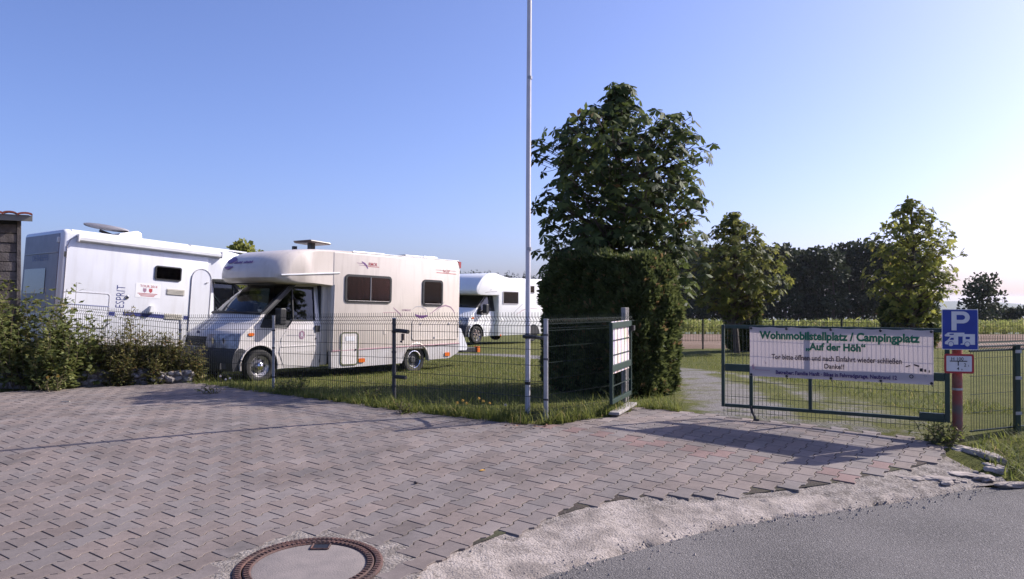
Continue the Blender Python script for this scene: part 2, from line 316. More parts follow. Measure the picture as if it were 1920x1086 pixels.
def rr(x0, z0, x1, z1, r, k=4):
    if x0 > x1: x0, x1 = x1, x0
    if z0 > z1: z0, z1 = z1, z0
    P = []
    for cx, cz, a0 in ((x1-r, z1-r, 0), (x0+r, z1-r, 90), (x0+r, z0+r, 180), (x1-r, z0+r, 270)):
        for i in range(k+1):
            a = radians(a0+90*i/k); P.append((cx+r*cos(a), cz+r*sin(a)))
    return P
def tag(o, label=None, cat=None, group=None, kind=None):
    if label: o['label'] = label
    if cat: o['category'] = cat
    if group: o['group'] = group
    if kind: o['kind'] = kind
    return o
def empty(name, loc=(0, 0, 0), rz=0, label=None, cat=None, group=None):
    o = bpy.data.objects.new(name, None); C.objects.link(o); o.location = loc; o.rotation_euler = (0, 0, rz)
    o.empty_display_size = 0.2
    return tag(o, label, cat, group)
def np_mesh(name, V, F, m, parent=None, var=None, smooth=False, kind=None):
    V = np.asarray(V, dtype=np.float32).reshape(-1, 3); F = np.asarray(F, dtype=np.int32); k = F.shape[1]; n = len(F)
    me = bpy.data.meshes.new(name); me.vertices.add(len(V)); me.vertices.foreach_set('co', V.ravel())
    me.loops.add(n*k); me.loops.foreach_set('vertex_index', F.ravel()); me.polygons.add(n)
    me.polygons.foreach_set('loop_start', np.arange(0, n*k, k, dtype=np.int32))
    me.update(calc_edges=True); me.validate()
    if var is not None:
        a = me.attributes.new('var', 'FLOAT', 'POINT'); a.data.foreach_set('value', np.asarray(var, dtype=np.float32))
    me.polygons.foreach_set('use_smooth', np.full(len(me.polygons), smooth, dtype=bool))
    me.materials.append(M[m] if isinstance(m, str) else m)
    o = bpy.data.objects.new(name, me); C.objects.link(o)
    if parent: o.parent = parent
    if kind: o['kind'] = kind
    return o
def nrm(a): return a/np.maximum(np.linalg.norm(a, axis=-1, keepdims=True), 1e-9)
def leaves(P, D, Lc, Wd, fold=0.25, tipw=0.6, var=None, up=None):
    """one folded quad pair per leaf: base, left, tip, right (2 quads sharing the midrib would cost more)"""
    n = len(P); D = nrm(D)
    if up is None: up = rng.normal(size=(n, 3))
    Sd = nrm(np.cross(D, up)); U = np.cross(Sd, D)
    Lc = np.broadcast_to(np.asarray(Lc), (n,))[:, None]; Wd = np.broadcast_to(np.asarray(Wd), (n,))[:, None]
    b_ = P; tip = P+D*Lc; mid = P+D*Lc*tipw+U*fold*Wd
    l = mid+Sd*Wd/2-U*fold*Wd*1.2; r_ = mid-Sd*Wd/2-U*fold*Wd*1.2
    V = np.stack([b_, l, tip, r_], 1).reshape(-1, 3); F = np.arange(4*n).reshape(n, 4)
    v = rng.random(n) if var is None else var
    return V, F, np.repeat(v, 4)
def rand_dirs(n): return nrm(rng.normal(size=(n, 3)))

def text_obj(body, m, parent, name='lettering', width=None, height=None, bold=0.0, mtx=None, align='LEFT'):
    """text as flat mesh; scaled to width (and height of capitals); local x to the right, y up"""
    cu = bpy.data.curves.new('txt', 'FONT'); cu.body = body; cu.size = 1.0; cu.offset = bold; cu.resolution_u = 3
    to = bpy.data.objects.new('txt', cu); C.objects.link(to)
    dg = bpy.context.evaluated_depsgraph_get(); me = bpy.data.meshes.new_from_object(to.evaluated_get(dg))
    bpy.data.objects.remove(to); bpy.data.curves.remove(cu)
    co = np.zeros(len(me.vertices)*3); me.vertices.foreach_get('co', co); co = co.reshape(-1, 3)
    x0, x1 = co[:, 0].min(), co[:, 0].max()
    sy = height/0.72 if height else 1.0
    sx = width/(x1-x0) if width else sy
    if not height: sy = sx
    co[:, 0] = (co[:, 0]-x0)*sx; co[:, 1] *= sy; co[:, 2] = 0
    if align == 'CENTER': co[:, 0] -= (x1-x0)*sx/2
    me.vertices.foreach_set('co', co.ravel()); me.update(); me.name = name
    me.materials.clear(); me.materials.append(M[m])
    o = bpy.data.objects.new(name, me); C.objects.link(o); o.parent = parent
    if mtx is not None: o.matrix_local = mtx
    return o
def frame_mtx(origin, xdir, ydir):
    x = Vector(xdir).normalized(); y = Vector(ydir).normalized(); z = x.cross(y)
    m_ = Matrix((x, y, z)).transposed().to_4x4(); m_.translation = Vector(origin); return m_

# the yard rises from the road to the gate: 8 % up to about 9.5 m, level beyond
def pz(x, y):
    y = np.maximum(np.asarray(y, float), 3.4); u = 9.5-y
    f = np.where(u < -.5, 0, np.where(u < .5, (np.maximum(u, -.5)+.5)**2/2, u)); return -.08*f
# point of the ground plan seen along one viewing direction
def gnd(px, py):
    x = (px-960)/1500; y = (543-py)/1500; pt = math.atan(17/1500); c, s = cos(pt), sin(pt)
    d = (x, c-y*s, s+y*c); z = 0.0
    for _ in range(30):
        k = (z-1.5)/d[2]; z = float(pz(d[0]*k, d[1]*k))
    return (d[0]*k, d[1]*k)
def inpoly(x, y, poly):
    x = np.asarray(x); y = np.asarray(y); ins = np.zeros(x.shape, bool); n = len(poly)
    for i in range(n):
        x0, y0 = poly[i]; x1, y1 = poly[(i+1) % n]
        if y0 == y1: continue
        c = ((y0 > y) != (y1 > y)) & (x < (x1-x0)*(y-y0)/(y1-y0)+x0); ins ^= c
    return ins
def vnoise(x, y, s, seed=0):
    """smooth value noise, numpy"""
    x = np.asarray(x)*s+seed*17.3; y = np.asarray(y)*s+seed*9.1
    xi = np.floor(x).astype(np.int64); yi = np.floor(y).astype(np.int64); fx = x-xi; fy = y-yi
    def h(a, b_):
        q = np.sin(a*127.1+b_*311.7+seed*74.7)*43758.5453; return q-np.floor(q)
    fx = fx*fx*(3-2*fx); fy = fy*fy*(3-2*fy)
    return (h(xi, yi)*(1-fx)+h(xi+1, yi)*fx)*(1-fy)+(h(xi, yi+1)*(1-fx)+h(xi+1, yi+1)*fx)*fy
def smooth(e0, e1, x): q = np.clip((x-e0)/(e1-e0), 0, 1); return q*q*(3-2*q)

# ------------------------------------------------------------------ plan of the place
PAVE_EDGE_ROAD = [gnd(*p) for p in ((745,1078),(860,1030),(1010,975),(1130,940),(1240,925),(1330,925),(1400,925),(1500,913),(1560,905),(1640,888),(1720,872),(1775,855),(1768,838),(1745,828))]
PAVE_EDGE_BACK = [gnd(*p) for p in ((1745,828),(1640,812),(1500,795),(1400,785),(1290,772),(1195,764),(1175,772),(1145,779),(1100,787),(1030,796),(960,793),(850,781),(740,768),(600,748),(500,737),(400,722),(345,718),(200,725),(0,735),(-250,748))]
PAVE = PAVE_EDGE_ROAD+PAVE_EDGE_BACK[1:]+[(-12.5, 11.0), (-12.5, 1.0), (-4.2, 1.0), (-2.3, 3.4), (-1.5, 4.45)]
ROAD_EDGE = [gnd(*p) for p in ((960,1086),(1100,1045),(1200,1020),(1300,992),(1380,975),(1460,962),(1530,955),(1620,942),(1720,928),(1800,912),(1850,905),(1920,906))]
ROAD = [(-3.0, 1.0), (-1.8, 3.2), (-0.85, 4.5)]+ROAD_EDGE+[(7.5, 7.6), (14, 8.8), (14, 1.0)]
HARD = [(-12.5, 11.5)]+PAVE_EDGE_BACK[::-1]+[gnd(1830, 880), gnd(1920, 900), (7.5, 7.65), (14, 8.85), (14, 0), (-12.5, 0)]
def ground_h(x, y):
    x = np.asarray(x, float); y = np.asarray(y, float)
    b_ = np.interp(y, [-60, 10, 12, 16, 20, 30, 45, 80, 130, 300, 1000, 6000], [0.1, -0.005, -0.04, -0.16, -0.245, -0.27, -0.7, -2.07, -4.2, -14, -60, -260])
    b_ = b_+0.40*smooth(-6.3, -10.6, x)*smooth(12.2, 15.5, y)*(1-smooth(24, 40, y))
    b_ = b_+0.05*(vnoise(x, y, 0.35, 3)-0.5)*smooth(11, 16, y)+0.03*(vnoise(x, y, 1.7, 4)-0.5)*smooth(11, 14, y)
    b_ = b_+0.04*smooth(6, 12, x)*(1-smooth(12, 20, y))
    return b_+pz(x, y)
def axis(lo, a, b_, hi, st, gr):
    L = list(np.arange(a, b_+1e-6, st)); s = st; v = b_
    while v < hi: s *= gr; v += s; L.append(v)
    s = st; v = a
    while v > lo: s *= gr; v -= s; L.insert(0, v)
    return np.array(L)
xs = axis(-9000, -13, 14, 9000, 0.22, 1.16); ys = axis(-60, 2, 30, 9000, 0.22, 1.13)
GX, GY = np.meshgrid(xs, ys); GZ = ground_h(GX, GY)
hard = inpoly(GX, GY, HARD); GZ = np.where(hard, pz(GX, GY)-0.09, GZ)
V = np.stack([GX, GY, GZ], -1).reshape(-1, 3); nx = len(xs); ny = len(ys)
I = np.arange(nx*ny).reshape(ny, nx); F = np.stack([I[:-1, :-1], I[:-1, 1:], I[1:, 1:], I[1:, :-1]], -1).reshape(-1, 4)
ground = np_mesh('ground', V, F, 'ground', smooth=True, kind='structure')
def seg_dist(x, y, pts):
    d = np.full(np.shape(x), 1e9)
    for (x0, y0), (x1, y1) in zip(pts[:-1], pts[1:]):
        dx, dy = x1-x0, y1-y0; q = np.clip(((x-x0)*dx+(y-y0)*dy)/(dx*dx+dy*dy), 0, 1)
        d = np.minimum(d, np.hypot(x-x0-q*dx, y-y0-q*dy))
    return d
DRIVE = [(3.4, 9.6), (3.7, 12), (4.2, 15), (4.3, 18), (3.2, 21.5), (0.5, 24.2), (-4, 26.5), (-9, 30)]
def gravel_mask(x, y):
    w = np.interp(y, [9, 12, 17, 22, 26], [1.2, 1.5, 1.3, 0.8, 0.6])
    d = seg_dist(x, y, DRIVE); d2 = seg_dist(x, y, [(4.6, 8.9), (5.0, 11), (4.9, 15)])
    a = 1-smooth(w*0.5, w*1.25, d); c = 0.75*(1-smooth(0.2, 0.7, d2))
    mid = 0.45*(1-smooth(0.1, 0.45, seg_dist(x, y, [(3.9, 10.0), (4.3, 12.5), (4.7, 15), (4.6, 18)])))
    return np.clip(np.maximum(a, c)-mid, 0, 1)
a = ground.data.attributes.new('gravel', 'FLOAT', 'POINT'); a.data.foreach_set('value', (.585*gravel_mask(V[:, 0], V[:, 1])).astype(np.float32))
sm = smooth(28.2, 28.9, V[:, 1])*(1-smooth(84, 88, V[:, 1]))*smooth(.185, .205, V[:, 0]/np.maximum(V[:, 1], 1))
a = ground.data.attributes.new('soil', 'FLOAT', 'POINT'); a.data.foreach_set('value', sm.astype(np.float32))

def poly_sheet(name, poly, z, m, kind='structure', parent=None):
    bm = bmesh.new(); vs = [bm.verts.new((x, y, z)) for x, y in poly]; f = bm.faces.new(vs)
    for q in list(np.arange(3.4, 9.0, .8))+[9.0, 9.25, 9.5, 9.75, 10.0]:
        bmesh.ops.bisect_plane(bm, geom=bm.verts[:]+bm.edges[:]+bm.faces[:], plane_co=(0, q, 0), plane_no=(0, 1, 0))
    bmesh.ops.triangulate(bm, faces=bm.faces[:]); bmesh.ops.recalc_face_normals(bm, faces=bm.faces)
    for v in bm.verts: v.co.z += float(pz(v.co.x, v.co.y))
    if bm.faces[0].normal.z < 0: bmesh.ops.reverse_faces(bm, faces=bm.faces)
    me = bpy.data.meshes.new(name); bm.to_mesh(me); bm.free(); me.materials.append(M[m])
    o = bpy.data.objects.new(name, me); C.objects.link(o)
    if kind: o['kind'] = kind
    if parent: o.parent = parent
    return o
# road surface: fine grid so that it undulates slightly
poly_sheet('road', ROAD, -0.045, 'asphalt')
# mortar strip between the pavers and the road
def resample(pts, n):
    p = np.array(pts); d = np.r_[0, np.cumsum(np.hypot(*np.diff(p, axis=0).T))]; q = np.linspace(0, d[-1], n)
    return np.stack([np.interp(q, d, p[:, 0]), np.interp(q, d, p[:, 1])], 1)
A = resample([(-4.2, 1.0), (-2.3, 3.4), (-1.55, 4.45)]+[(x-0.05, y+0.12) for x, y in PAVE_EDGE_ROAD[:12]], 260)
B = resample([(-2.9, 1.0), (-1.7, 3.2), (-0.8, 4.5)]+[(x, y) for x, y in ROAD_EDGE[:11]], 260)
nv = 14; tt = np.linspace(0, 1, nv)
G = A[:, None, :]*(1-tt)[None, :, None]+B[:, None, :]*tt[None, :, None]
wob = (vnoise(G[..., 0], G[..., 1], 3, 5)-0.5)*0.14+(vnoise(G[..., 0], G[..., 1], 11, 6)-0.5)*0.08+(vnoise(G[..., 0], G[..., 1], 37, 16)-0.5)*0.04
G[..., 1] += wob*(tt[None, :] > 0.5)
z = -0.012-0.034*tt[None, :]**1.5+0.018*(vnoise(G[..., 0], G[..., 1], 3, 7)-0.35)*np.sin(pi*tt)[None, :]+0.006*(vnoise(G[..., 0], G[..., 1], 31, 8)-0.5)+0.004*rng.normal(size=G.shape[:2])*np.sin(pi*tt)[None, :]
z[:, -1] = -0.075
z = z+pz(G[..., 0], G[..., 1])
V = np.concatenate([G, z[..., None]], -1).reshape(-1, 3); I = np.arange(260*nv).reshape(260, nv)
F = np.stack([I[:-1, :-1], I[:-1, 1:], I[1:, 1:], I[1:, :-1]], -1).reshape(-1, 4)[:, ::-1]
strip = np_mesh('mortar_strip', V, F, 'strip', smooth=True, kind='structure')
strip.data.materials.append(M['strip_old'])
cen = V[F].mean(1); tq = np.tile(tt[:-1], 259); wv = .16*vnoise(cen[:, 0], cen[:, 1], 4, 14)
pick = (((vnoise(cen[:, 0], cen[:, 1], 2.2, 12) > 0.47) & (tq < .14+1.2*wv)) | ((cen[:, 0] > 1.0) & (tq < .30+wv)) | ((cen[:, 0] > 2.75) & (vnoise(cen[:, 0], cen[:, 1], 2.4, 13) > 0.33)))
strip.data.polygons.foreach_set('material_index', pick.astype(np.int32))

# ------------------------------------------------------------------ interlocking pavers
paving = poly_sheet('paving', PAVE, -0.0068, 'joint')
MAN = (-1.38, 5.47)
CD = radians(54.7)                                     # direction of the courses
ca, sa = cos(CD), sin(CD)
PL, PW = 0.254, 0.177
def bone(gap=0.004, half=None):
    e, w = PL/2-gap, 0.0
    a_, b_ = 0.103-gap*1.2, 0.074-gap*1.2; q_ = PL/4
    prof = [(-e, a_), (-q_-.018, a_), (-q_+.018, b_), (q_-.018, b_), (q_+.018, a_), (e, a_)]
    return [(s_, -h) for s_, h in prof]+[(s_, h) for s_, h in prof[::-1]]
out = bone(0.0044); inn = [(s_*0.982, w_-math.copysign(.0022, w_)) for s_, w_ in out]; nb = len(out)
def paver_geo(full):
    v = [(x, y, 0.0) for x, y in inn]+[(x, y, -0.0025) for x, y in out]+[(x, y, -0.04) for x, y in out]
    f = []
    top = [(0, 1, 10, 11), (1, 2, 9, 10), (2, 3, 8, 9), (3, 4, 7, 8), (4, 5, 6, 7)]
    f += top
    for i in range(nb):
        j = (i+1) % nb; f.append((nb+i, nb+j, j, i))
        f.append((2*nb+i, 2*nb+j, nb+j, nb+i))
    return np.array(v), f
pv, pf = paver_geo(True)
pme = bpy.data.meshes.new('paver'); pme.from_pydata([tuple(p) for p in pv], [], pf); pme.materials.append(M['paver'])
cells = []
for i in range(-60, 80):
    for j in range(-110, 110):
        s_ = i*PL+(PL/2 if j % 2 else 0); q = j*PW
        cells.append((s_*ca-q*sa, s_*sa+q*ca, i, j))
cx = np.array([c[0] for c in cells]); cy = np.array([c[1] for c in cells])
ok = inpoly(cx, cy, PAVE) & (np.hypot(cx-MAN[0], cy-MAN[1]) > 0.585) & (cy > 1.4) & (cx > -11.5)
cells = [c for c, k in zip(cells, ok) if k]
red_line = (gnd(1113, 812), gnd(1651, 904))
def paver_col(x, y):
    g = random.gauss(1, 0.075)
    (x0, y0), (x1, y1) = red_line; L = math.hypot(x1-x0, y1-y0); dd = ((x-x0)*(y1-y0)-(y-y0)*(x1-x0))/L; al = ((x-x0)*(x1-x0)+(y-y0)*(y1-y0))/L
    red = (abs(dd) < 0.10 and al > -1.2 and random.random() < 0.85) or (x > 3.55 and y < 8.05 and random.random() < 0.45)
    if red: return (0.215*g, 0.140*g, 0.126*g)
    pk = random.uniform(-0.012, 0.012)
    return ((0.196+pk*.7)*g, 0.162*g, (0.148-pk*0.4)*g)
def in_view(x, y):
    if y < 1: return False
    px = 960+1500*x/y; py = 560+1500*(1.5-float(pz(x, y)))/y; return -20 < px < 1940 and py < 1105
cells.sort(key=lambda c: (not in_view(c[0], c[1]), c[0]**2+c[1]**2))
bv = []; bf = []; bt = []
for n_, (x, y, i, j) in enumerate(cells):
    rz = CD+random.gauss(0, 0.008)+(pi if random.random() < 0.5 else 0); dz = max(-.001, random.gauss(0, 0.0009)); tx, ty = random.gauss(0, 0.004), random.gauss(0, 0.004)
    dz += 0.002*(float(vnoise(x, y, 0.5, 21))-0.5)
    col = paver_col(x, y)
    if n_ < 300:
        o = bpy.data.objects.new('paver', pme); C.objects.link(o); o.parent = paving
        o.location = (x, y, dz+float(pz(x, y))); slp = float(pz(x, y+.05)-pz(x, y-.05))/.1; o.rotation_euler = (Matrix.Rotation(math.atan(slp), 3, 'X') @ Matrix.Rotation(rz, 3, 'Z') @ Matrix.Rotation(tx, 3, 'X') @ Matrix.Rotation(ty, 3, 'Y')).to_euler(); o.color = c4(col)
    else:
        c_, s_ = cos(rz), sin(rz); o0 = len(bv); z00 = float(pz(x, y)); slp = float(pz(x, y+.05)-pz(x, y-.05))/.1
        for px_, py_, pz_ in pv: bv.append((x+px_*c_-py_*s_, y+px_*s_+py_*c_, z00+slp*(px_*s_+py_*c_)+dz+pz_+ty*-px_+tx*py_)); bt.append(c4(col))
        bf += [tuple(k+o0 for k in f) for f in pf]
me = bpy.data.meshes.new('pavers'); me.from_pydata(bv, [], bf); ta = me.color_attributes.new('tint', 'FLOAT_COLOR', 'POINT')
ta.data.foreach_set('color', np.array(bt, dtype=np.float32).ravel()); me.materials.append(M['paver_attr'])
o = bpy.data.objects.new('pavers', me); C.objects.link(o); o.parent = paving; o['kind'] = 'stuff'

# manhole: cast ring, concrete filled cover
mh = empty('manhole_cover', (MAN[0], MAN[1], float(pz(*MAN))), 0.0, 'round manhole cover with rusty iron ring and concrete centre set in the paving', 'manhole')
mh.rotation_euler = (math.atan(.08), 0, 0); mh.scale = (1.225, 1.225, 1.225)
MB().lathe([(0.405, -0.04), (0.405, 0.006), (0.396, 0.011), (0.366, 0.011), (0.362, 0.004), (0.362, -0.02)], (0, 0, 0), n=64).build('frame_ring', 'iron', mh, smooth=True)
mb = MB().lathe([(0.355, -0.02), (0.355, 0.006), (0.349, 0.010), (0.318, 0.010), (0.312, 0.004), (0.312, -0.02)], (0, 0, 0), n=64)
for k in range(72):
    a_ = 2*pi*k/72; d_ = 0.018
    x0, y0 = cos(a_), sin(a_); tx, ty = -y0, x0
    q = [(x0*r_+tx*s_, y0*r_+ty*s_) for r_, s_ in ((0.322, -d_/2), (0.346, -d_/2), (0.346, d_/3), (0.322, d_/3))]
    mb.add([(x, y, 0.010) for x, y in q]+[(x, y, 0.015) for x, y in q], [(4, 5, 6, 7), (0, 1, 5, 4), (1, 2, 6, 5), (2, 3, 7, 6), (3, 0, 4, 7)])
mb.build('cover_ring', 'iron', mh)
mb = MB()
for k in range(90):
    a_ = 2*pi*k/90; x0, y0 = cos(a_), sin(a_); tx, ty = -y0, x0
    q = [(x0*r_+tx*s_, y0*r_+ty*s_) for r_, s_ in ((0.372, -0.008), (0.392, -0.008), (0.392, 0.006), (0.372, 0.006))]
    mb.add([(x, y, 0.011) for x, y in q]+[(x, y, 0.014) for x, y in q], [(4, 5, 6, 7), (0, 1, 5, 4), (1, 2, 6, 5), (2, 3, 7, 6), (3, 0, 4, 7)])
mb.build('ring_studs', 'iron', mh)
MB().lathe([(0.0001, 0.004), (0.15, 0.004), (0.30, 0.003), (0.314, 0.0005), (0.314, -0.02)], (0, 0, 0), n=64).build('concrete_infill', 'cover', mh, smooth=True)
for sy in (1, -1):
    mb = MB()
    mb.box((-0.045, sy*0.262-0.036, 0.0042), (0.045, sy*0.262+0.036, 0.0065)); mb.build('lifting_notch', 'black', mh)
    MB().tube([(-0.05, sy*0.262-0.035, 0.008), (-0.05, sy*0.262+0.035, 0.008)], 0.006).tube([(0.05, sy*0.262-0.035, 0.008), (0.05, sy*0.262+0.035, 0.008)], 0.006).tube([(-0.05, sy*0.262-sy*0.037, 0.008), (0.05, sy*0.262-sy*0.037, 0.008)], 0.006).build('notch_rim', 'iron', mh)
pts = [(-0.16+0.05*cos(a_)*(1+0.25*sin(3*a_)), -0.225+0.032*sin(a_)*(1+0.3*cos(2*a_))) for a_ in np.linspace(0, 2*pi, 16)[:-1]]
MB().add([(x, y, 0.0055) for x, y in pts], [tuple(range(15))]).build('paint_spot', 'yellowpaint', mh)
# mortar bed round the manhole
mb = MB(); n = 72; vs = []; fs = []
for i in range(n):
    a_ = 2*pi*i/n; R1 = 0.585+0.05*random.random()
    for q, (r_, zz) in enumerate(((0.49, -0.006), (0.52, -0.001), (0.56, -0.002), (R1+.03, -0.004), (R1+0.16, -0.0062))): vs.append((MAN[0]+r_*cos(a_), MAN[1]+r_*sin(a_), float(pz(0, MAN[1]+r_*sin(a_)))+zz+random.gauss(0, 0.002)))
for i in range(n):
    j = (i+1) % n
    for q in range(4): fs.append((i*5+q, i*5+q+1, j*5+q+1, j*5+q))
mb.add(vs, fs); o = mb.build('mortar_bed', 'strip_old', paving, smooth=True)

# ------------------------------------------------------------------ vegetation builders
def gz(x, y): return float(ground_h(x, y))
def curve(p0, p1, sag, n=6):
    p0, p1 = Vector(p0), Vector(p1); return [tuple(p0.lerp(p1, i/(n-1))+Vector((0, 0, sag*4*(i/(n-1))*(1-i/(n-1))))) for i in range(n)]
def chestnut(loc, prof, label, leafmat, n_br, seed, leaf=0.17, trunk=0.09, group='horse chestnut trees on the campsite', per=15, z0=1.2, vol=600):
    global rng
    keep = rng; rng = np.random.default_rng(seed); rd = random.Random(seed)
    root = empty('chestnut_tree', (loc[0], loc[1], gz(*loc)), 0, label, 'tree', group); b0 = gz(*loc)
    zs = [p[0] for p in prof][::-1]; hw = [p[1] for p in prof][::-1]; top = prof[0][0]
    tp = [(0.05*sin(i*1.3+seed), 0.05*cos(i*1.7+seed), i*(top-0.15-b0)/7) for i in range(8)]
    MB().tube([(x, y, z_) for x, y, z_ in [(0, 0, -0.1)]+tp], [trunk*1.3]+[trunk*(1-0.86*i/7) for i in range(8)], 8).build('trunk', 'bark', root, smooth=True)
    lim = MB(); P = []; D = []
    for k in range(n_br):
        zt = z0+(top-0.05-z0)*((k+rd.random())/n_br)**0.85
        az = k*2.39996+rd.uniform(-0.4, 0.4); R = np.interp(zt, zs, hw)*rd.uniform(0.55, .88)
        zb = max(z0*0.55, zt-R*rd.uniform(0.35, 0.75)-0.1)
        p0 = (0, 0, zb-b0); p1 = (R*cos(az), R*sin(az), zt-b0)
        cv = curve(p0, p1, -0.08*R, 6); lim.tube(cv, 0.026*(0.5+R), 5, 0.005, cap=False)
        for q in range(int(per*(0.5+0.5*R/1.5))):
            f = rd.uniform(0.28, 1.0)**0.7; i0 = min(4, int(f*5)); ff = f*5-i0
            c_ = Vector(cv[i0]).lerp(Vector(cv[i0+1]), ff); s_ = 0.10+0.17*R*(0.4+0.6*f)
            off = Vector((rd.gauss(0, s_), rd.gauss(0, s_), rd.gauss(0, s_*0.6)+0.03)); e = c_+off
            if math.hypot(e.x, e.y) > 1.04*np.interp(e.z+b0, zs, hw): continue
            if off.length > 0.18 and q % 2 == 0: lim.tube([tuple(c_), tuple(c_+off*0.5+Vector((0, 0, -0.02))), tuple(e)], 0.008, 4, 0.004, cap=False)
            P.append(e); D.append((off+Vector((cos(az), sin(az), 0.3))*0.15).normalized())
    for q in range(10):                                    # leader
        P.append(Vector((rd.gauss(0, 0.12), rd.gauss(0, 0.12), top-b0-rd.uniform(0, 0.7)))); D.append(Vector((rd.gauss(0, 1), rd.gauss(0, 1), 0.5)).normalized())
    zz = np.linspace(z0, top-.1, 60); wr_ = np.interp(zz, zs, hw)**1.4; wr_ /= wr_.sum(); cnt = 0
    while cnt < vol:
        z_ = zz[rng.choice(60, p=wr_)]+rd.uniform(-.05, .05); az = rd.uniform(0, 2*pi); R = np.interp(z_, zs, hw); r_ = R*(.42+.60*rd.random()**.7); x, y = r_*cos(az), r_*sin(az)
        if mnoise.noise(Vector((x, y, z_))*1.9+Vector((seed, 0, 0))) < -.12: cnt += .25; continue
        e = Vector((x, y, z_-b0)); cnt += 1
        lim.tube([tuple(e*1.0+Vector((-x*.22, -y*.22, -.16))), tuple(e)], .008, 4, .004, cap=False)
        P.append(e); D.append(Vector((cos(az), sin(az), .35)).normalized())
    lim.build('limbs', 'bark', root)
    P = np.array(P); D = np.array(D); n = len(P); k = 6
    ax = nrm(D*0.7+np.array([0, 0, 0.55])+rng.normal(size=(n, 3))*0.35)          # palm axis
    t1 = nrm(np.cross(ax, rng.normal(size=(n, 3)))); t2 = np.cross(ax, t1)
    LP = []; LD = []; LL = []; LW = []; VV = []; UP = []
    base = rng.random(n)
    for q in range(k):
        an = (q-(k-1)/2)*0.92+rng.normal(size=n)*0.12
        d = t1*np.cos(an)[:, None]+t2*np.sin(an)[:, None]-ax*0.10+np.array([0, 0, -0.42])
        sz = leaf*(1.15-0.09*abs(q-2.5))*rng.uniform(0.75, 1.2, n)
        LP.append(P); LD.append(d); LL.append(sz); LW.append(sz*0.47); UP.append(ax+rng.normal(size=(n, 3))*0.2)
        VV.append(np.clip(base*0.8+rng.random(n)*0.2, 0, 1))
    V_, F_, v_ = leaves(np.concatenate(LP), np.concatenate(LD), np.concatenate(LL), np.concatenate(LW), 0.22, 0.62, np.concatenate(VV), np.concatenate(UP))
    np_mesh('crown', V_, F_, leafmat, root, v_, kind='stuff')
    rng = keep; return root

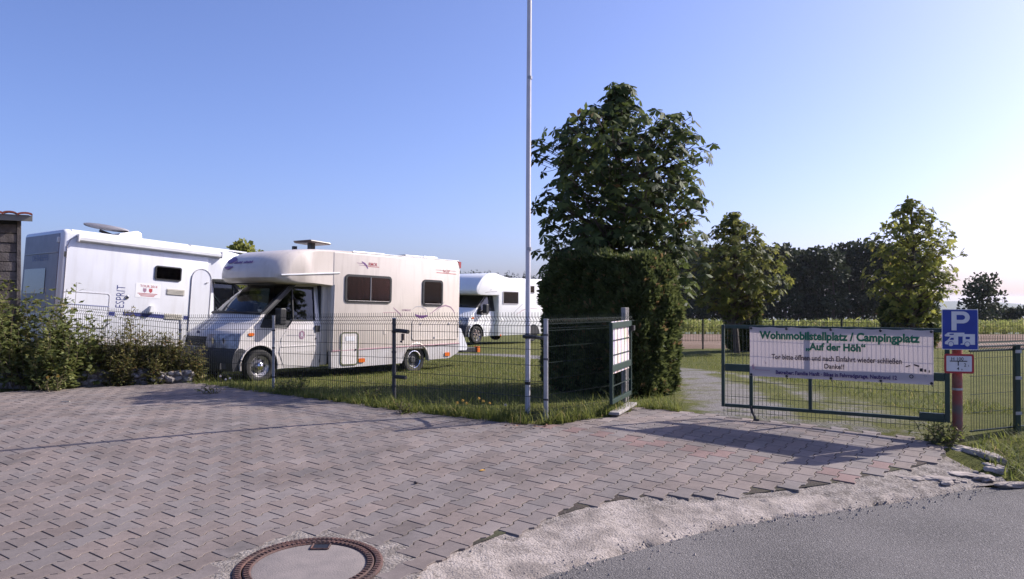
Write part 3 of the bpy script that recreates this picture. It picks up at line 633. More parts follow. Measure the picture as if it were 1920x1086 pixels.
def thuja_block(corner, u, v, h, label, n, seed, name='thuja_hedge', group=None, cat='hedge', spray=0.15):
    """clipped block between corner, corner+u, corner+v; sprays of flat scale leaves all over it"""
    global rng
    keep = rng; rng = np.random.default_rng(seed)
    c0 = np.array(corner); u = np.array(u); v = np.array(v); mid = c0+u/2+v/2; b0 = gz(*mid)
    root = empty(name, (mid[0], mid[1], b0), 0, label, cat, group)
    lu, lv = np.hypot(*u), np.hypot(*v); eu, ev = u/lu, v/lv
    def shell(a, c, z):                                     # a,c in -1..1 ; superellipse bulge
        w = 1.0-0.16*smooth(0.62, 1.0, z/h)**1.5-0.05*(1-smooth(0, 0.25, z/h))
        return a*lu/2*w, c*lv/2*w
    # core: dark solid shell added to block light inside the foliage
    vs = []; fs = []; K = 28; Z = 9
    for iz in range(Z):
        z = h*0.93*iz/(Z-1)
        for i in range(K):
            an = 2*pi*i/K; a = np.sign(cos(an))*abs(cos(an))**0.25; c = np.sign(sin(an))*abs(sin(an))**0.25
            x, y = shell(a*0.84, c*0.80, z); jit = 1+0.05*(random.random()-0.5); vs.append((eu[0]*x*jit+ev[0]*y*jit, eu[1]*x*jit+ev[1]*y*jit, z-0.05))
    for iz in range(Z-1):
        for i in range(K): fs.append((iz*K+i, iz*K+(i+1) % K, (iz+1)*K+(i+1) % K, (iz+1)*K+i))
    fs.append(tuple(range((Z-1)*K, Z*K)))
    MB().add(vs, fs).build('dark_core', 'thujacore', root, smooth=True)
    # sprays
    side = rng.random(n); a = rng.uniform(-1, 1, n); z = rng.uniform(0.02, 1, n)**0.9*h
    tot = 2*(lu+lv)*h+lu*lv; top = side < lu*lv/tot
    pr = rng.random(n)*2*(lu+lv); s1 = pr < lu; s2 = (pr >= lu) & (pr < lu+lv); s3 = (pr >= lu+lv) & (pr < 2*lu+lv)
    A_ = np.where(s1, pr/lu*2-1, np.where(s2, 1, np.where(s3, (pr-lu-lv)/lu*2-1, -1))); C_ = np.where(s1, -1, np.where(s2, (pr-lu)/lv*2-1, np.where(s3, 1, (pr-2*lu-lv)/lv*2-1)))
    pn = (np.abs(A_)**5+np.abs(C_)**5)**(1/5); A_, C_ = A_/pn, C_/pn
    rad = np.where(top, np.sqrt(rng.random(n)), 1.0); z = np.where(top, h*(0.97+0.03*rng.random(n)), z)
    X, Y = shell(A_*rad, C_*rad, z)
    bul = 0.10*(vnoise(np.arctan2(C_, A_)*3, z*2.2, 1.5, seed)-0.5)*2+0.05*(vnoise(np.arctan2(C_, A_)*9, z*7, 1.0, seed+1)-0.5)*2-rng.random(n)**2*0.10
    ox, oy = X/(lu/2), Y/(lv/2); on = nrm(np.stack([eu[0]*ox**5*1.0+ev[0]*oy**5, eu[1]*ox**5+ev[1]*oy**5, np.where(top, 3.0, 0.15)], 1))
    P = np.stack([eu[0]*X+ev[0]*Y, eu[1]*X+ev[1]*Y, z], 1)+on*bul[:, None]
    P[:, 2] += np.where(top, 0.22*(vnoise(X, Y, 3.0, seed+3)-0.55), 0)
    D_ = on*0.8+np.array([0, 0, 0.55])+rng.normal(size=(n, 3))*0.45
    k = 4; LP = []; LD = []; LL = []; VV = []; base = np.clip(0.25+0.5*vnoise(np.arctan2(C_, A_)*5, z*4, 1.0, seed+2)+rng.normal(size=n)*0.16, 0, 0.92); base = np.where(rng.random(n) < 0.05, 1.0, base)
    for q in range(k):
        LP.append(P); LD.append(D_+rng.normal(size=(n, 3))*0.45); LL.append(rng.uniform(0.6, 1.25, n)*spray); VV.append(base)
    LL = np.concatenate(LL)
    V_, F_, v_ = leaves(np.concatenate(LP), np.concatenate(LD), LL, LL*0.36, 0.1, 0.55, np.concatenate(VV))
    np_mesh('foliage', V_, F_, 'thuja', root, v_, kind='stuff')
    rng = keep; return root

def blob_tree(name, x, y, b0, h, r, label, leafmat, n, seed, group=None, leaf=0.45, trunk_h=0.25, nl=7, z_sq=0.8, trunk=0.16):
    """broadleaf far tree: trunk, limbs, lobes of leaf clumps through the crown volume"""
    global rng
    keep = rng; rng = np.random.default_rng(seed); rd = random.Random(seed)
    root = empty(name, (x, y, b0), 0, label, 'tree', group)
    MB().tube([(0, 0, -0.3), (0.03*h*rd.uniform(-1, 1), 0, h*0.4), (0, 0, h*0.85)], [trunk, trunk*0.7, trunk*0.2], 7).build('trunk', 'bark', root, smooth=True)
    lim = MB(); P = []; dd = []
    for k in range(nl):
        if k == 0: cc = Vector((0, 0, h-r*0.45)); rl = r*0.55
        else:
            az = k*2.4+rd.uniform(-.5, .5); zz = h*(trunk_h+0.16)+(h*(0.86-trunk_h)-0.3*r)*((k-1)/max(1, nl-2))
            f = 1.0-0.62*((k-1)/max(1, nl-1)); cc = Vector((cos(az)*r*0.62*f, sin(az)*r*0.62*f, zz)); rl = r*rd.uniform(0.42, 0.62)
        lim.tube([(0, 0, max(h*0.2, cc.z-rl)), tuple(cc*0.6+Vector((0, 0, cc.z*0.3))), tuple(cc)], trunk*0.4, 5, trunk*0.1, cap=False)
        m_ = n//nl; d = rand_dirs(m_); q = rl*(rng.random(m_)**0.45)*(0.75+0.5*vnoise(d[:, 0]*3+d[:, 2]*2, d[:, 1]*3, 1.0, seed+k))
        P.append(np.array(cc)+d*q[:, None]*np.array([1, 1, z_sq])); dd.append(d)
    lim.build('limbs', 'bark', root)
    P = np.concatenate(P); dd = np.concatenate(dd); n = len(P)
    L_ = leaf*rng.uniform(0.6, 1.3, n)
    V_, F_, v_ = leaves(P, dd*0.6+rng.normal(size=(n, 3))*0.6+np.array([0, 0, -0.15]), L_, L_*0.7, 0.2, 0.55, np.clip(rng.random(n)*0.7+0.3*rng.random(), 0, 0.9))
    np_mesh('crown', V_, F_, leafmat, root, v_, kind='stuff')
    rng = keep; return root

def leafy_plant(name, x, y, h, r, label, leafmat, stems, per, leaf, group=None, cat='plant', seed=0, spread=0.6, b0=None, bloom=None, wfac=0.5, ground_z=None):
    global rng
    keep = rng; rng = np.random.default_rng(seed+900); rd = random.Random(seed+50)
    b0 = gz(x, y) if ground_z is None else ground_z
    root = empty(name, (x, y, b0), 0, label, cat, group)
    st = MB(); P = []; D = []; L_ = []
    for k in range(stems):
        az = rd.uniform(0, 2*pi); hh = h*rd.uniform(0.62, 1.0); rb = r*rd.uniform(0.1, 0.6); rt = r*spread*rd.uniform(0.2, 1.4)
        p0 = Vector((rb*cos(az), rb*sin(az), -0.03)); p1 = Vector((rb*cos(az)+rt*cos(az+rd.uniform(-1, 1)), rb*sin(az)+rt*sin(az), hh))
        cv = [p0.lerp(p1, i/5)+Vector((0.03*sin(i+k), 0.03*cos(i*2+k), 0)) for i in range(6)]
        st.tube([tuple(p) for p in cv], 0.008, 4, 0.003, cap=False)
        for q in range(per):
            f = (q+rd.random())/per; f = 0.10+0.9*f; i0 = min(4, int(f*5)); c_ = cv[i0].lerp(cv[i0+1], f*5-i0)
            a2 = q*2.4+rd.uniform(-.4, .4); d = Vector((cos(a2), sin(a2), rd.uniform(-0.35, 0.7)))
            P.append(c_+d*0.02+Vector((rd.gauss(0, 0.04), rd.gauss(0, 0.04), 0))); D.append(d); L_.append(leaf*rd.uniform(0.6, 1.2)*(1.15-0.55*f))
    st.build('stems', 'stem', root)
    P = np.array(P); D = np.array(D); L_ = np.array(L_)
    P2 = np.concatenate([P, P+D*(L_*0.5)[:, None]]); D2 = np.concatenate([D, D+rng.normal(size=D.shape)*0.6]); L2 = np.concatenate([L_, L_*0.75])
    V_, F_, v_ = leaves(P2, D2, L2, L2*wfac, 0.2, 0.55, up=np.array([0, 0, 1.0])+rng.normal(size=(len(P2), 3))*0.35)
    np_mesh('foliage', V_, F_, leafmat, root, v_, kind='stuff')
    if bloom:
        col, nbm, rbm = bloom
        for q in range(nbm):
            c_ = P[rd.randrange(len(P)//2, len(P))]+np.array([rd.gauss(0, 0.03), -0.04, 0.05]); mb = MB(); cc = tuple(c_)
            mb.add([cc]+[(cc[0]+rbm*cos(a_)*(1 if i % 2 else 0.55), cc[1]-0.01+rbm*0.4*sin(a_), cc[2]+rbm*sin(a_)*(1 if i % 2 else 0.55)) for i, a_ in enumerate(np.linspace(0, 2*pi, 17)[:-1])], [(0, i+1, (i+1) % 16+1) for i in range(16)])
            mb.build('flower', col, root)
    rng = keep; return root

def grass_blades(name, pts, hmin, hmax, w, label=None, mat_='grass', lean=0.35, parent=None):
    pts = np.asarray(pts); n = len(pts); z0 = ground_h(pts[:, 0], pts[:, 1]) if pts.shape[1] == 2 else pts[:, 2]
    P = np.stack([pts[:, 0], pts[:, 1], z0-0.02], 1); az = rng.uniform(0, 2*pi, n); H = rng.uniform(hmin, hmax, n)
    le = np.abs(rng.normal(size=n))*lean+0.05
    d = np.stack([np.cos(az)*le, np.sin(az)*le, np.ones(n)], 1); s_ = np.stack([-np.sin(az), np.cos(az), np.zeros(n)], 1)*w
    m1 = P+d*(H*0.55)[:, None]; tip = P+(d*np.array([1.9, 1.9, 1]))*(H)[:, None]*np.array([1, 1, 0.97])
    V_ = np.stack([P-s_*0.5, P+s_*0.5, m1+s_*0.4, m1-s_*0.4, tip], 1).reshape(-1, 3); i = np.arange(n)*5
    F_ = np.concatenate([np.stack([i, i+1, i+2], 1), np.stack([i, i+2, i+3], 1), np.stack([i+3, i+2, i+4], 1)])
    o = np_mesh(name, V_, F_, mat_, parent, np.repeat(np.clip(rng.normal(0.45, 0.26, n), 0, 1), 5), kind='stuff')
    if label: tag(o, label, 'grass')
    return o

# ------------------------------------------------------------------ motorhomes
def vehicle_root(name, P, heading, pitch, label, group='motorhomes parked on the campsite'):
    a, p = radians(heading), radians(pitch)
    d = Vector((sin(a), cos(a), 0)); Z = Vector((0, 0, 1)); x = d*cos(p)-Z*sin(p); z = Z*cos(p)+d*sin(p); y = z.cross(x)
    r = empty(name, label=label, cat='motorhome', group=group)
    m_ = Matrix((x, y, z)).transposed().to_4x4(); m_.translation = Vector(P); r.matrix_world = m_; return r
def wheel(root, x, y, r=0.335, style='hub', out=-1, T=None):
    """lies in the x-z plane; out = side the face looks to"""
    t_ = 0.10; o = out
    def prof(p): return [(q, o*h) for q, h in p]
    T2 = T
    w = MB(T2).lathe(prof([(0.001, 0.045), (0.06, 0.050), (0.075, 0.045), (0.09, 0.02), (0.15, 0.015), (0.185, 0.04), (0.205, 0.075), (0.218, 0.085), (0.22, 0.06), (0.215, -0.09)]), (x, y, r), 'y', 32).build('wheel', 'rim' if style != 'dark' else 'rimdark', root, smooth=True)
    MB(T2).lathe(prof([(0.214, 0.082), (0.222, 0.092), (0.27, 0.105), (0.315, 0.098), (0.333, 0.07), (0.335, 0), (0.333, -0.08), (0.30, -0.11), (0.22, -0.1)]), (x, y, r), 'y', 36).build('tyre', 'tyre', w, smooth=True)
    if style == 'hub':
        MB(T2).lathe(prof([(0.001, 0.115), (0.05, 0.112), (0.075, 0.095), (0.082, 0.05)]), (x, y, r), 'y', 20).build('hub_cap', 'chrome', w, smooth=True)
        mb = MB(T2)
        for k in range(8):
            an = 2*pi*k/8; mb.lathe(prof([(0.001, 0.03), (0.022, 0.028), (0.026, 0.012)]), (x+0.142*cos(an), y, r+0.142*sin(an)), 'y', 8)
        mb.build('rim_holes', 'rimdark', w)['kind'] = 'stuff'
    elif style == 'cap':
        mb = MB(T2)
        for k in range(7):
            an = 2*pi*k/7; c_, s_ = cos(an), sin(an); q = [(0.05, -0.03), (0.19, -0.045), (0.19, 0.045), (0.05, 0.03)]
            pts = [(x+a_*c_-b_*s_, r+a_*s_+b_*c_) for a_, b_ in q]; mb.prism(pts, y+o*0.06, y+o*0.088)
        mb.build('hub_cap', 'chrome', w)
    elif style == 'dark':
        MB(T2).lathe(prof([(0.19, 0.078), (0.205, 0.092), (0.222, 0.090), (0.222, 0.07)]), (x, y, r), 'y', 32).build('trim_ring', 'chrome', w, smooth=True)
    return w
def cab(root, paint, T=None, see_through=True, hoodpaint=None):
    rows = [(-.86, .25, .92, .30), (-.95, .40, .94, .35), (-.955, .60, .955, .38), (-.88, .72, .96, .40), (-.845, .95, .96, .42), (-.74, 1.06, .96, .42), (-.38, 1.285, .932, .35), (-.24, 1.41, .91, .29), (.62, 2.07, .803, .20), (1.7, 2.12, .795, 0.0)]
    us = [-1, -.955, -.85, -.6, -.3, 0, .3, .6, .85, .955, 1]; nu = len(us)
    def pt(i, u): xc, z, w, sw = rows[i]; return (xc+sw*abs(u)**3, u*w, z-(0.02*abs(u)**2 if i in (5, 6, 7) else 0.03*abs(u)**3 if i == 8 else 0))
    grid = [[pt(i, u) for u in us] for i in range(len(rows))]
    def patch(name, i0, i1, m, cols=range(nu-1), off=None, smooth=True, sub=None):
        mb = MB(T); vs = [p for r in grid[i0:i1+1] for p in r]; fs = []
        for i in range(i1-i0):
            for k in cols: fs.append((i*nu+k, i*nu+k+1, (i+1)*nu+k+1, (i+1)*nu+k))
        used = sorted({q for f in fs for q in f}); mp_ = {q: k for k, q in enumerate(used)}
        return mb.add([vs[q] for q in used], [tuple(mp_[q] for q in f) for f in fs]).build(name, m, root, smooth=smooth, fix=False)
    patch('bumper', 0, 3, 'dkgrey'); patch('front_panel', 3, 5, paint); hood = patch('bonnet', 5, 7, paint)
    patch('windscreen_pillar', 7, 8, 'black', [0]); patch('windscreen_pillar', 7, 8, 'black', [nu-2]); patch('cab_roof', 8, 9, paint)
    # seams of the bonnet
    # windscreen slightly inset
    mb = MB(T); vs = []; fs = []; q = 7
    for i in range(q):
        f = i/(q-1)
        for u in us[1:-1]:
            a_, b_ = Vector(pt(7, u)), Vector(pt(8, u)); p = a_.lerp(b_, f)+Vector((0.02, 0, -0.015))+Vector((-0.035, 0, 0.03))*4*f*(1-f); vs.append(tuple(p))
    m_ = nu-2
    for i in range(q-1):
        for k in range(m_-1): fs.append((i*m_+k, i*m_+k+1, (i+1)*m_+k+1, (i+1)*m_+k))
    MB(T).add(vs, fs).build('windscreen', 'glass', root, smooth=True)
    lo = [tuple(Vector(pt(7, u))+Vector((-0.01, 0, 0.012))) for u in us]; MB(T).tube(lo, 0.028, 6).build('cowl', 'black', root, smooth=True)
    hi = [tuple(Vector(pt(8, u))+Vector((-0.0, 0, 0.0))) for u in us]; MB(T).tube(hi, 0.03, 6).build('windscreen_header', 'black', root, smooth=True)
    for u0 in (-0.45, 0.35):
        a_ = Vector(pt(7, u0))+Vector((-0.01, 0, 0.05)); b_ = Vector(pt(7, u0+0.5)).lerp(Vector(pt(8, u0+0.5)), 0.12)+Vector((-0.03, 0, 0.04)); MB(T).tube([tuple(a_), tuple(b_)], 0.011, 5).build('wiper', 'black', root)
    def W_(z): return np.interp(z, [.25, .6, 1.06, 2.08, 2.12], [.92, .958, .96, .80, .795])
    def side(sgn):
        def P3(p, off=0): return (p[0], sgn*(W_(p[1])+off), p[1])
        arch = [(0.435*cos(a_), 0.335+0.435*sin(a_)) for a_ in np.linspace(radians(-10), radians(180+10), 15)]
        arch = arch[::-1]
        low = [(-.56, .25), arch[0]]+arch[1:]+[(.62, .27), (1.5, .27), (1.5, 1.06), (-.32, 1.06), (-.425, .95), (-.48, .72), (-.575, .60), (-.60, .40)]
        bump = None
        mb = MB(T); mb.add([P3(p) for p in low], [tuple(range(len(low)))]); mb.build('wing', paint, root)
        mbk = MB(T); bl = [(-.56, .25)]+[p for p in arch if p[0] < -0.2 and p[1] < 0.68]+[(-.40, .70), (-.48, .70), (-.575, .60), (-.60, .40)]
        mbk.add([P3(p, 0.004) for p in bl], [tuple(range(len(bl)))]); mbk.build('bumper_corner', 'dkgrey', root)
        outer = [(-.32, 1.06), (-.03, 1.265), (.05, 1.385), (.82, 2.045), (1.5, 2.115), (1.5, 1.06), (.8, 1.06), (.6, 1.06)]
        inner = [(0.02, 1.13), (.08, 1.25), (.17, 1.40), (.86, 1.975), (1.365, 1.985), (1.345, 1.265), (.78, 1.265), (.64, 1.11)]
        mb = MB(T); n = 8
        mb.add([P3(p) for p in outer]+[P3(p) for p in inner], [(i, (i+1) % n, (i+1) % n+n, i+n) for i in range(n)]); mb.build('window_surround', paint, root)
        g = MB(T).add([P3(p, -0.012) for p in inner], [tuple(range(n))]).build('side_window', 'glass', root)
        ring = [P3(p, 0.002) for p in inner]; MB(T).tube(ring+ring[:1], 0.016, 5).build('window_frame', 'black', g)
        MB(T).tube([P3((.83, 1.95), 0), P3((.80, 1.265), 0)], 0.016, 5).build('window_divider', 'black', g)
        tri = [(0.0, 1.12), (.07, 1.235), (.14, 1.30), (.55, 1.28), (.78, 1.262), (.64, 1.105)]
        MB(T).add([P3(p, -0.004) for p in tri], [tuple(range(len(tri)))]).build('mirror_panel', 'black', root)
        pc = [(.05, 1.385), (.82, 2.045), (1.0, 2.06), (.86, 1.975), (.17, 1.40)]
        MB(T).add([P3(p, 0.004) for p in pc], [tuple(range(5))]).build('pillar_cover', 'black', root)
        # door skin, proud of the wing
        dr = [(.46, .60), (.60, .30), (1.22, .29), (1.42, .62), (1.44, 1.06), (.62, 1.06), (.5, .9)]
        d_ = MB(T); n = len(dr); d_.add([P3(p, 0.007) for p in dr]+[P3(p, -0.01) for p in dr], [tuple(range(n))]+[(i, (i+1) % n, (i+1) % n+n, i+n) for i in range(n)]); door = d_.build('door', paint, root)
        MB(T).tube([P3((.50, .72), 0.008), P3((1.42, .74), 0.008)], 0.012, 5).build('door_crease', paint, door)
        h = MB(T); h.prism(rr(1.335, 1.02, 1.455, 1.16, 0.02), sgn*(.95), sgn*(.985)); h.build('handle', 'black', door)
        lk = MB(T); lk.lathe([(0.001, sgn*0.012), (0.016, sgn*0.01), (0.02, 0)], (1.36, sgn*(.966), .88), 'y', 10).build('lock', 'black', door)
        # arch lining
        ar = MB(T); prev = None
        vs = [(p[0], sgn*.955, p[1]) for p in arch]+[(p[0], sgn*.62, p[1]) for p in arch]; k = len(arch)
        ar.add(vs, [(i, i+1, i+1+k, i+k) for i in range(k-1)]); ar.build('wheel_arch', 'black', root)
        lip = MB(T); lip.tube([(p[0], sgn*.962, p[1]) for p in arch], 0.02, 5); lip.build('arch_lip', paint, root, smooth=True)
        MB(T).prism(rr(-.27, .95, -.14, 1.01, 0.025), sgn*.95, sgn*.975).build('indicator', 'orange', root)
        # mirror
        mr = MB(T); mr.prism(rr(.30, 1.17, .45, 1.52, 0.04), sgn*1.00, sgn*1.20); mirror = mr.build('mirror', 'black', root, bevel=0.02)
        MB(T).tube([(.30, sgn*.93, 1.22), (.37, sgn*1.02, 1.27)], 0.03, 6).build('mirror_arm', 'black', mirror)
        # headlight wraps round the corner
        hv = []; hf = []; cols = [.42, .55, .68, .80, .90, .97, 1.0]; zz = [(.70, .0), (.79, .012), (.90, .012), (.985, 0.0)]
        for jz, (z_, pr) in enumerate(zz):
            for u in cols:
                f = (z_-.72)/(.95-.72); xc = -.88+(.035)*f; sw = .40+.02*f; e = (u-.42)/.58; zq = z_+(0.02 if jz in (2, 3) else 0.05)*(e-0.2 if jz in (2, 3) else (1-e)*0.4)
                hv.append((xc+sw*u**3-0.012-pr, sgn*(u*.965), zq))
        nc = len(cols)
        for i in range(3):
            for k in range(nc-1): hf.append((i*nc+k, i*nc+k+1, (i+1)*nc+k+1, (i+1)*nc+k))
        hl = MB(T).add(hv, hf).build('headlight', 'lampglass', root, smooth=True)
        for u, r_ in ((.58, .062), (.78, .06)):
            lamp = MB(T); xx = -.862+.41*u**3-0.03
            lamp.add([(xx+0.02*0, sgn*(u*.965), .86)]+[(xx+0.012*(1-cos(0)), sgn*(u*.965)+r_*cos(a_), .85+r_*sin(a_)) for a_ in np.linspace(0, 2*pi, 13)[:-1]], [(0, i+1, (i+1) % 12+1) for i in range(12)])
            lamp.build('reflector', 'chrome', hl)
    side(-1); side(1)
    # grille
    gv = []; gf = []; cols = np.linspace(-.40, .40, 9)
    for z_ in (.735, .93):
        for u in cols: f = (z_-.72)/.23; gv.append((-.88+.035*f+.41*abs(u)**3-0.008, u*.96, z_))
    gf = [(k, k+1, k+1+9, k+9) for k in range(8)]
    g = MB(T).add(gv, gf).build('grille', 'black', root)
    for z_ in (.78, .83, .88):
        f = (z_-.72)/.23; MB(T).tube([(-.88+.035*f+.41*abs(u)**3-0.014, u*.96, z_) for u in cols], 0.008, 5).build('grille_bar', 'dkgrey', g)
    bd = MB(T).add([(-.80+.0*0+.40*abs(0)**3-0.008, .07*cos(a_), 1.0+.045*sin(a_)) for a_ in np.linspace(0, 2*pi, 17)[:-1]], [tuple(range(16))]).build('badge', 'blueprint', root)
    # inside
    MB(T).box((-.1, -.86, 1.0), (.35, .86, 1.26)).build('dashboard', 'interior', root, bevel=0.05)
    MB(T).box((-.8, -.85, .3), (1.5, .85, .42)).build('cab_floor', 'interior', root)
    MB(T).box((1.475, -.93, .35), (1.49, .93, 2.04)).build('dark_backing', 'interior', root)  # dark sheet added behind the seats to stand for interior shade
    MB(T).box((.3, -.78, 2.035), (1.47, .78, 2.045)).build('headliner', 'interior', root)
    for sy in (-.45, .45):
        s_ = MB(T).box((.65, sy-.25, .75), (1.15, sy+.25, .92)); s_.prism([(1.08, .88), (1.22, .88), (1.38, 1.55), (1.26, 1.55)], sy-.24, sy+.24); s_.box((1.28, sy-.13, 1.58), (1.37, sy+.13, 1.76)); s_.build('seat', 'seat', root, bevel=0.03)
    pts = [(.42+.07*sin(a_), -.45+.19*cos(a_), 1.24+.17*sin(a_)) for a_ in np.linspace(0, 2*pi, 20)]
    MB(T).tube(pts, 0.016, 6).build('steering_wheel', 'black', root)
def overcab(root, m, T=None, hw=1.12, top=2.82):
    base = [(1.78, 2.02), (1.0, 2.02), (.45, 2.03), (.16, 2.07), (.05, 2.15), (.05, 2.25), (.08, 2.37), (.17, 2.51), (.34, 2.645), (.62, 2.745), (1.05, 2.80), (1.6, 2.82), (2.25, 2.825)]
    us = [-1, -.985, -.94, -.86, -.7, -.5, -.25, 0, .25, .5, .7, .86, .94, .985, 1]; vs = []; fs = []; n = len(base)
    for u in us:
        e = abs(u); sh = .42*e**4.6; pinch = 1-0.10*max(0, (e-.94)/.06)**2
        for x, z in base:
            f = max(0, 1-max(0, x)/1.75); xx = x+sh*f; zz = 2.3+(z-2.3)*(1-0.02*e**4)
            xx = 1.6+(xx-1.6)*pinch; zz = 2.42+(zz-2.42)*pinch if x < 1.7 else zz
            vs.append((xx, u*hw, zz))
    for i in range(len(us)-1):
        for k in range(n-1): fs.append((i*n+k, i*n+k+1, (i+1)*n+k+1, (i+1)*n+k))
    fs += [tuple(range(n)), tuple(range((len(us)-1)*n, len(us)*n))]
    return MB(T).add(vs, fs).build('overcab', m, root, smooth=True)
def rrw(root, x0, z0, x1, z1, y, r=0.09, frame=0.05, fm='black', gm='acryl', curt='curtain', out=-1, folds=9, name='window'):
    """acrylic window on the side wall: frame ring, curtain behind the pane"""
    w = MB(); w.ring(rr(x0, z0, x1, z1, r), rr(min(x0, x1)+frame, min(z0, z1)+frame, max(x0, x1)-frame, max(z0, z1)-frame, max(0.01, r-frame*0.6)), y, y+out*0.022); o = w.build(name, fm, root)
    xa, xb = sorted((x0, x1)); za, zb = sorted((z0, z1))
    if curt:
        n = folds*8; vs = []
        for i in range(n+1):
            x = xa+0.02+(xb-xa-0.04)*i/n; yy = y+out*(0.004+0.0035*(1+sin(2*pi*folds*i/n+0.6*sin(i*0.7)))); vs += [(x, yy, za+0.03), (x, yy, zb-0.02)]
        MB().add(vs, [(2*i, 2*i+2, 2*i+3, 2*i+1) for i in range(n)]).build('curtain', curt, o)
    else: MB().prism(rr(xa+.01, za+.01, xb-.01, zb-.01, max(0.01, r-.01)), y+out*0.001, y+out*0.004).build('window_back', 'interior', o)
    MB().prism(rr(xa+frame*.7, za+frame*.7, xb-frame*.7, zb-frame*.7, max(0.01, r-frame*0.5)), y+out*0.013, y+out*0.018).build('pane', gm, o)
    return o
def hatch(root, x0, z0, x1, z1, y, m, name, r=0.05, frame=None, wid=0.02, out=-1, th=0.010):
    o = MB().prism(rr(x0, z0, x1, z1, r), y, y+out*th).build(name, m, root)
    MB().ring(rr(x0, z0, x1, z1, r), rr(min(x0, x1)+wid, min(z0, z1)+wid, max(x0, x1)-wid, max(z0, z1)-wid, max(0.008, r-wid)), y+out*th*0.9, y+out*(th+0.006)).build('hatch_frame', frame or m, o)
    return o
def line(root, pts, y, r, m, name='stripe', out=-1):
    """flat printed line on the wall"""
    mb = MB(); n = len(pts); vs = []
    for i, (x, z) in enumerate(pts):
        a_ = pts[max(0, i-1)]; b_ = pts[min(n-1, i+1)]; dx, dz = b_[0]-a_[0], b_[1]-a_[1]; L = math.hypot(dx, dz) or 1
        rr_ = r*(1 if n < 4 else (0.25+0.75*sin(pi*(i+0.3)/(n-0.4))))
        vs += [(x-dz/L*rr_, y+out*0.0025, z+dx/L*rr_), (x+dz/L*rr_, y+out*0.0025, z-dx/L*rr_)]
    return mb.add(vs, [(2*i, 2*i+1, 2*i+3, 2*i+2) for i in range(n-1)]).build(name, m, root)

# --- cream motorhome in the middle
R = vehicle_root('motorhome', (-5.859, 16.83, -0.2064), 40, 1.4, 'cream motorhome with purple swoosh on its overcab nose, nearest behind the mesh fence')
yn = -1.13
cab(R, 'cab_white'); overcab(R, 'cream')
b_ = MB().box((1.64, -1.13, .58), (5.66, 1.13, 2.80)).build('body', 'cream', R, bevel=0.055, seg=3, smooth=True)
MB().box((1.50, -.98, .30), (1.66, .98, 2.10)).build('body_front', 'cream', R, bevel=0.03)
MB().box((1.5, -.95, .36), (5.5, .95, .575)).build('underfloor', 'black', R)
arch = [(4.16+0.43*cos(a_), 0.30+0.43*sin(a_)) for a_ in np.linspace(0, pi, 13)]
for sy in (-1, 1):
    sk = [(1.645, .60), (1.66, .23), (2.4, .24), (3.70, .27)]+[(4.59, .32) if i == 0 else p for i, p in enumerate(arch)][::-1][1:]+[(4.62, .32), (5.30, .34), (5.62, .48), (5.655, .66), (5.655, .70)]
    sk[4] = (3.74, .33)
    MB().prism(sk, sy*1.02, sy*1.134).build('skirt', 'grey_skirt', R)
    MB().tube([(p[0], sy*1.125, p[1]) for p in arch[:-1]], 0.022, 5).build('arch_trim', 'cream', R, smooth=True)
    MB().tube([(1.66, sy*1.137, .605), (3.6, sy*1.137, .655), (5.65, sy*1.137, .705)], 0.012, 5).build('trim_strip', 'pinktrim', R)
    wheel(R, 0, sy*.90, style='hub', out=sy); wheel(R, 4.16, sy*.98, style='dark', out=sy)
MB().box((1.7, -.9, .3), (3.6, .9, .4)).build('chassis_rail', 'black', R)
MB().tube([(.36, -1.112, 2.205), (.8, -1.124, 2.235), (1.83, -1.134, 2.315)], 0.016, 6).build('overcab_moulding', 'white', R)
rg = [(.34, 2.37), (.48, 2.46), (.7, 2.57), (1.0, 2.68), (1.4, 2.76), (2.2, 2.80)]
MB().tube([(1.675, -1.131, .62), (1.70, -1.131, 2.05)], 0.012, 5).build('corner_seam', 'grey_skirt', R)
rrw(R, 1.98, 2.30, 3.33, 1.67, yn); rrw(R, 4.33, 2.28, 5.02, 1.64, yn, folds=5)
MB().tube([(2.06, -1.158, 1.715), (3.24, -1.158, 1.715)], 0.010, 5).build('window_stay', 'chrome', R); MB().tube([(4.40, -1.158, 1.69), (4.94, -1.158, 1.69)], 0.010, 5).build('window_stay', 'chrome', R)
MB().tube([(2.70, -1.150, 1.71), (2.70, -1.150, 2.25)], 0.010, 5).build('curtain_gap', 'curtain2', R)
h = hatch(R, 4.01, 1.29, 5.60, .81, yn, 'cream', 'storage_hatch', 0.06, 'cream')
for x, z in ((4.28, 1.20), (5.25, 1.20), (4.75, .86)): MB().lathe([(0.001, -.026), (0.025, -.022), (0.03, -.01)], (x, yn, z), 'y', 12).build('latch', 'greyprint', h)
h = hatch(R, 1.89, 1.02, 2.38, .28, yn-.004, 'cab_white', 'service_door', 0.09, 'chrome', 0.03)
MB().prism(rr(2.02, .82, 2.28, .92, .01), yn-.016, yn-.020).build('vent_plate', 'white', h); MB().lathe([(0.001, -.03), (0.02, -.028), (0.025, -.01)], (2.30, yn, .62), 'y', 10).build('door_latch', 'black', h)
for x, z in ((2.48, .38), (5.21, .44)): MB().prism(rr(x-.085, z-.045, x+.085, z+.045, .02), -1.13, -1.158).build('side_marker', 'orange', R)
MB().prism(rr(3.12, .96, 3.22, 1.08, .03), yn, yn-.008).build('filler_cap', 'cream', R)
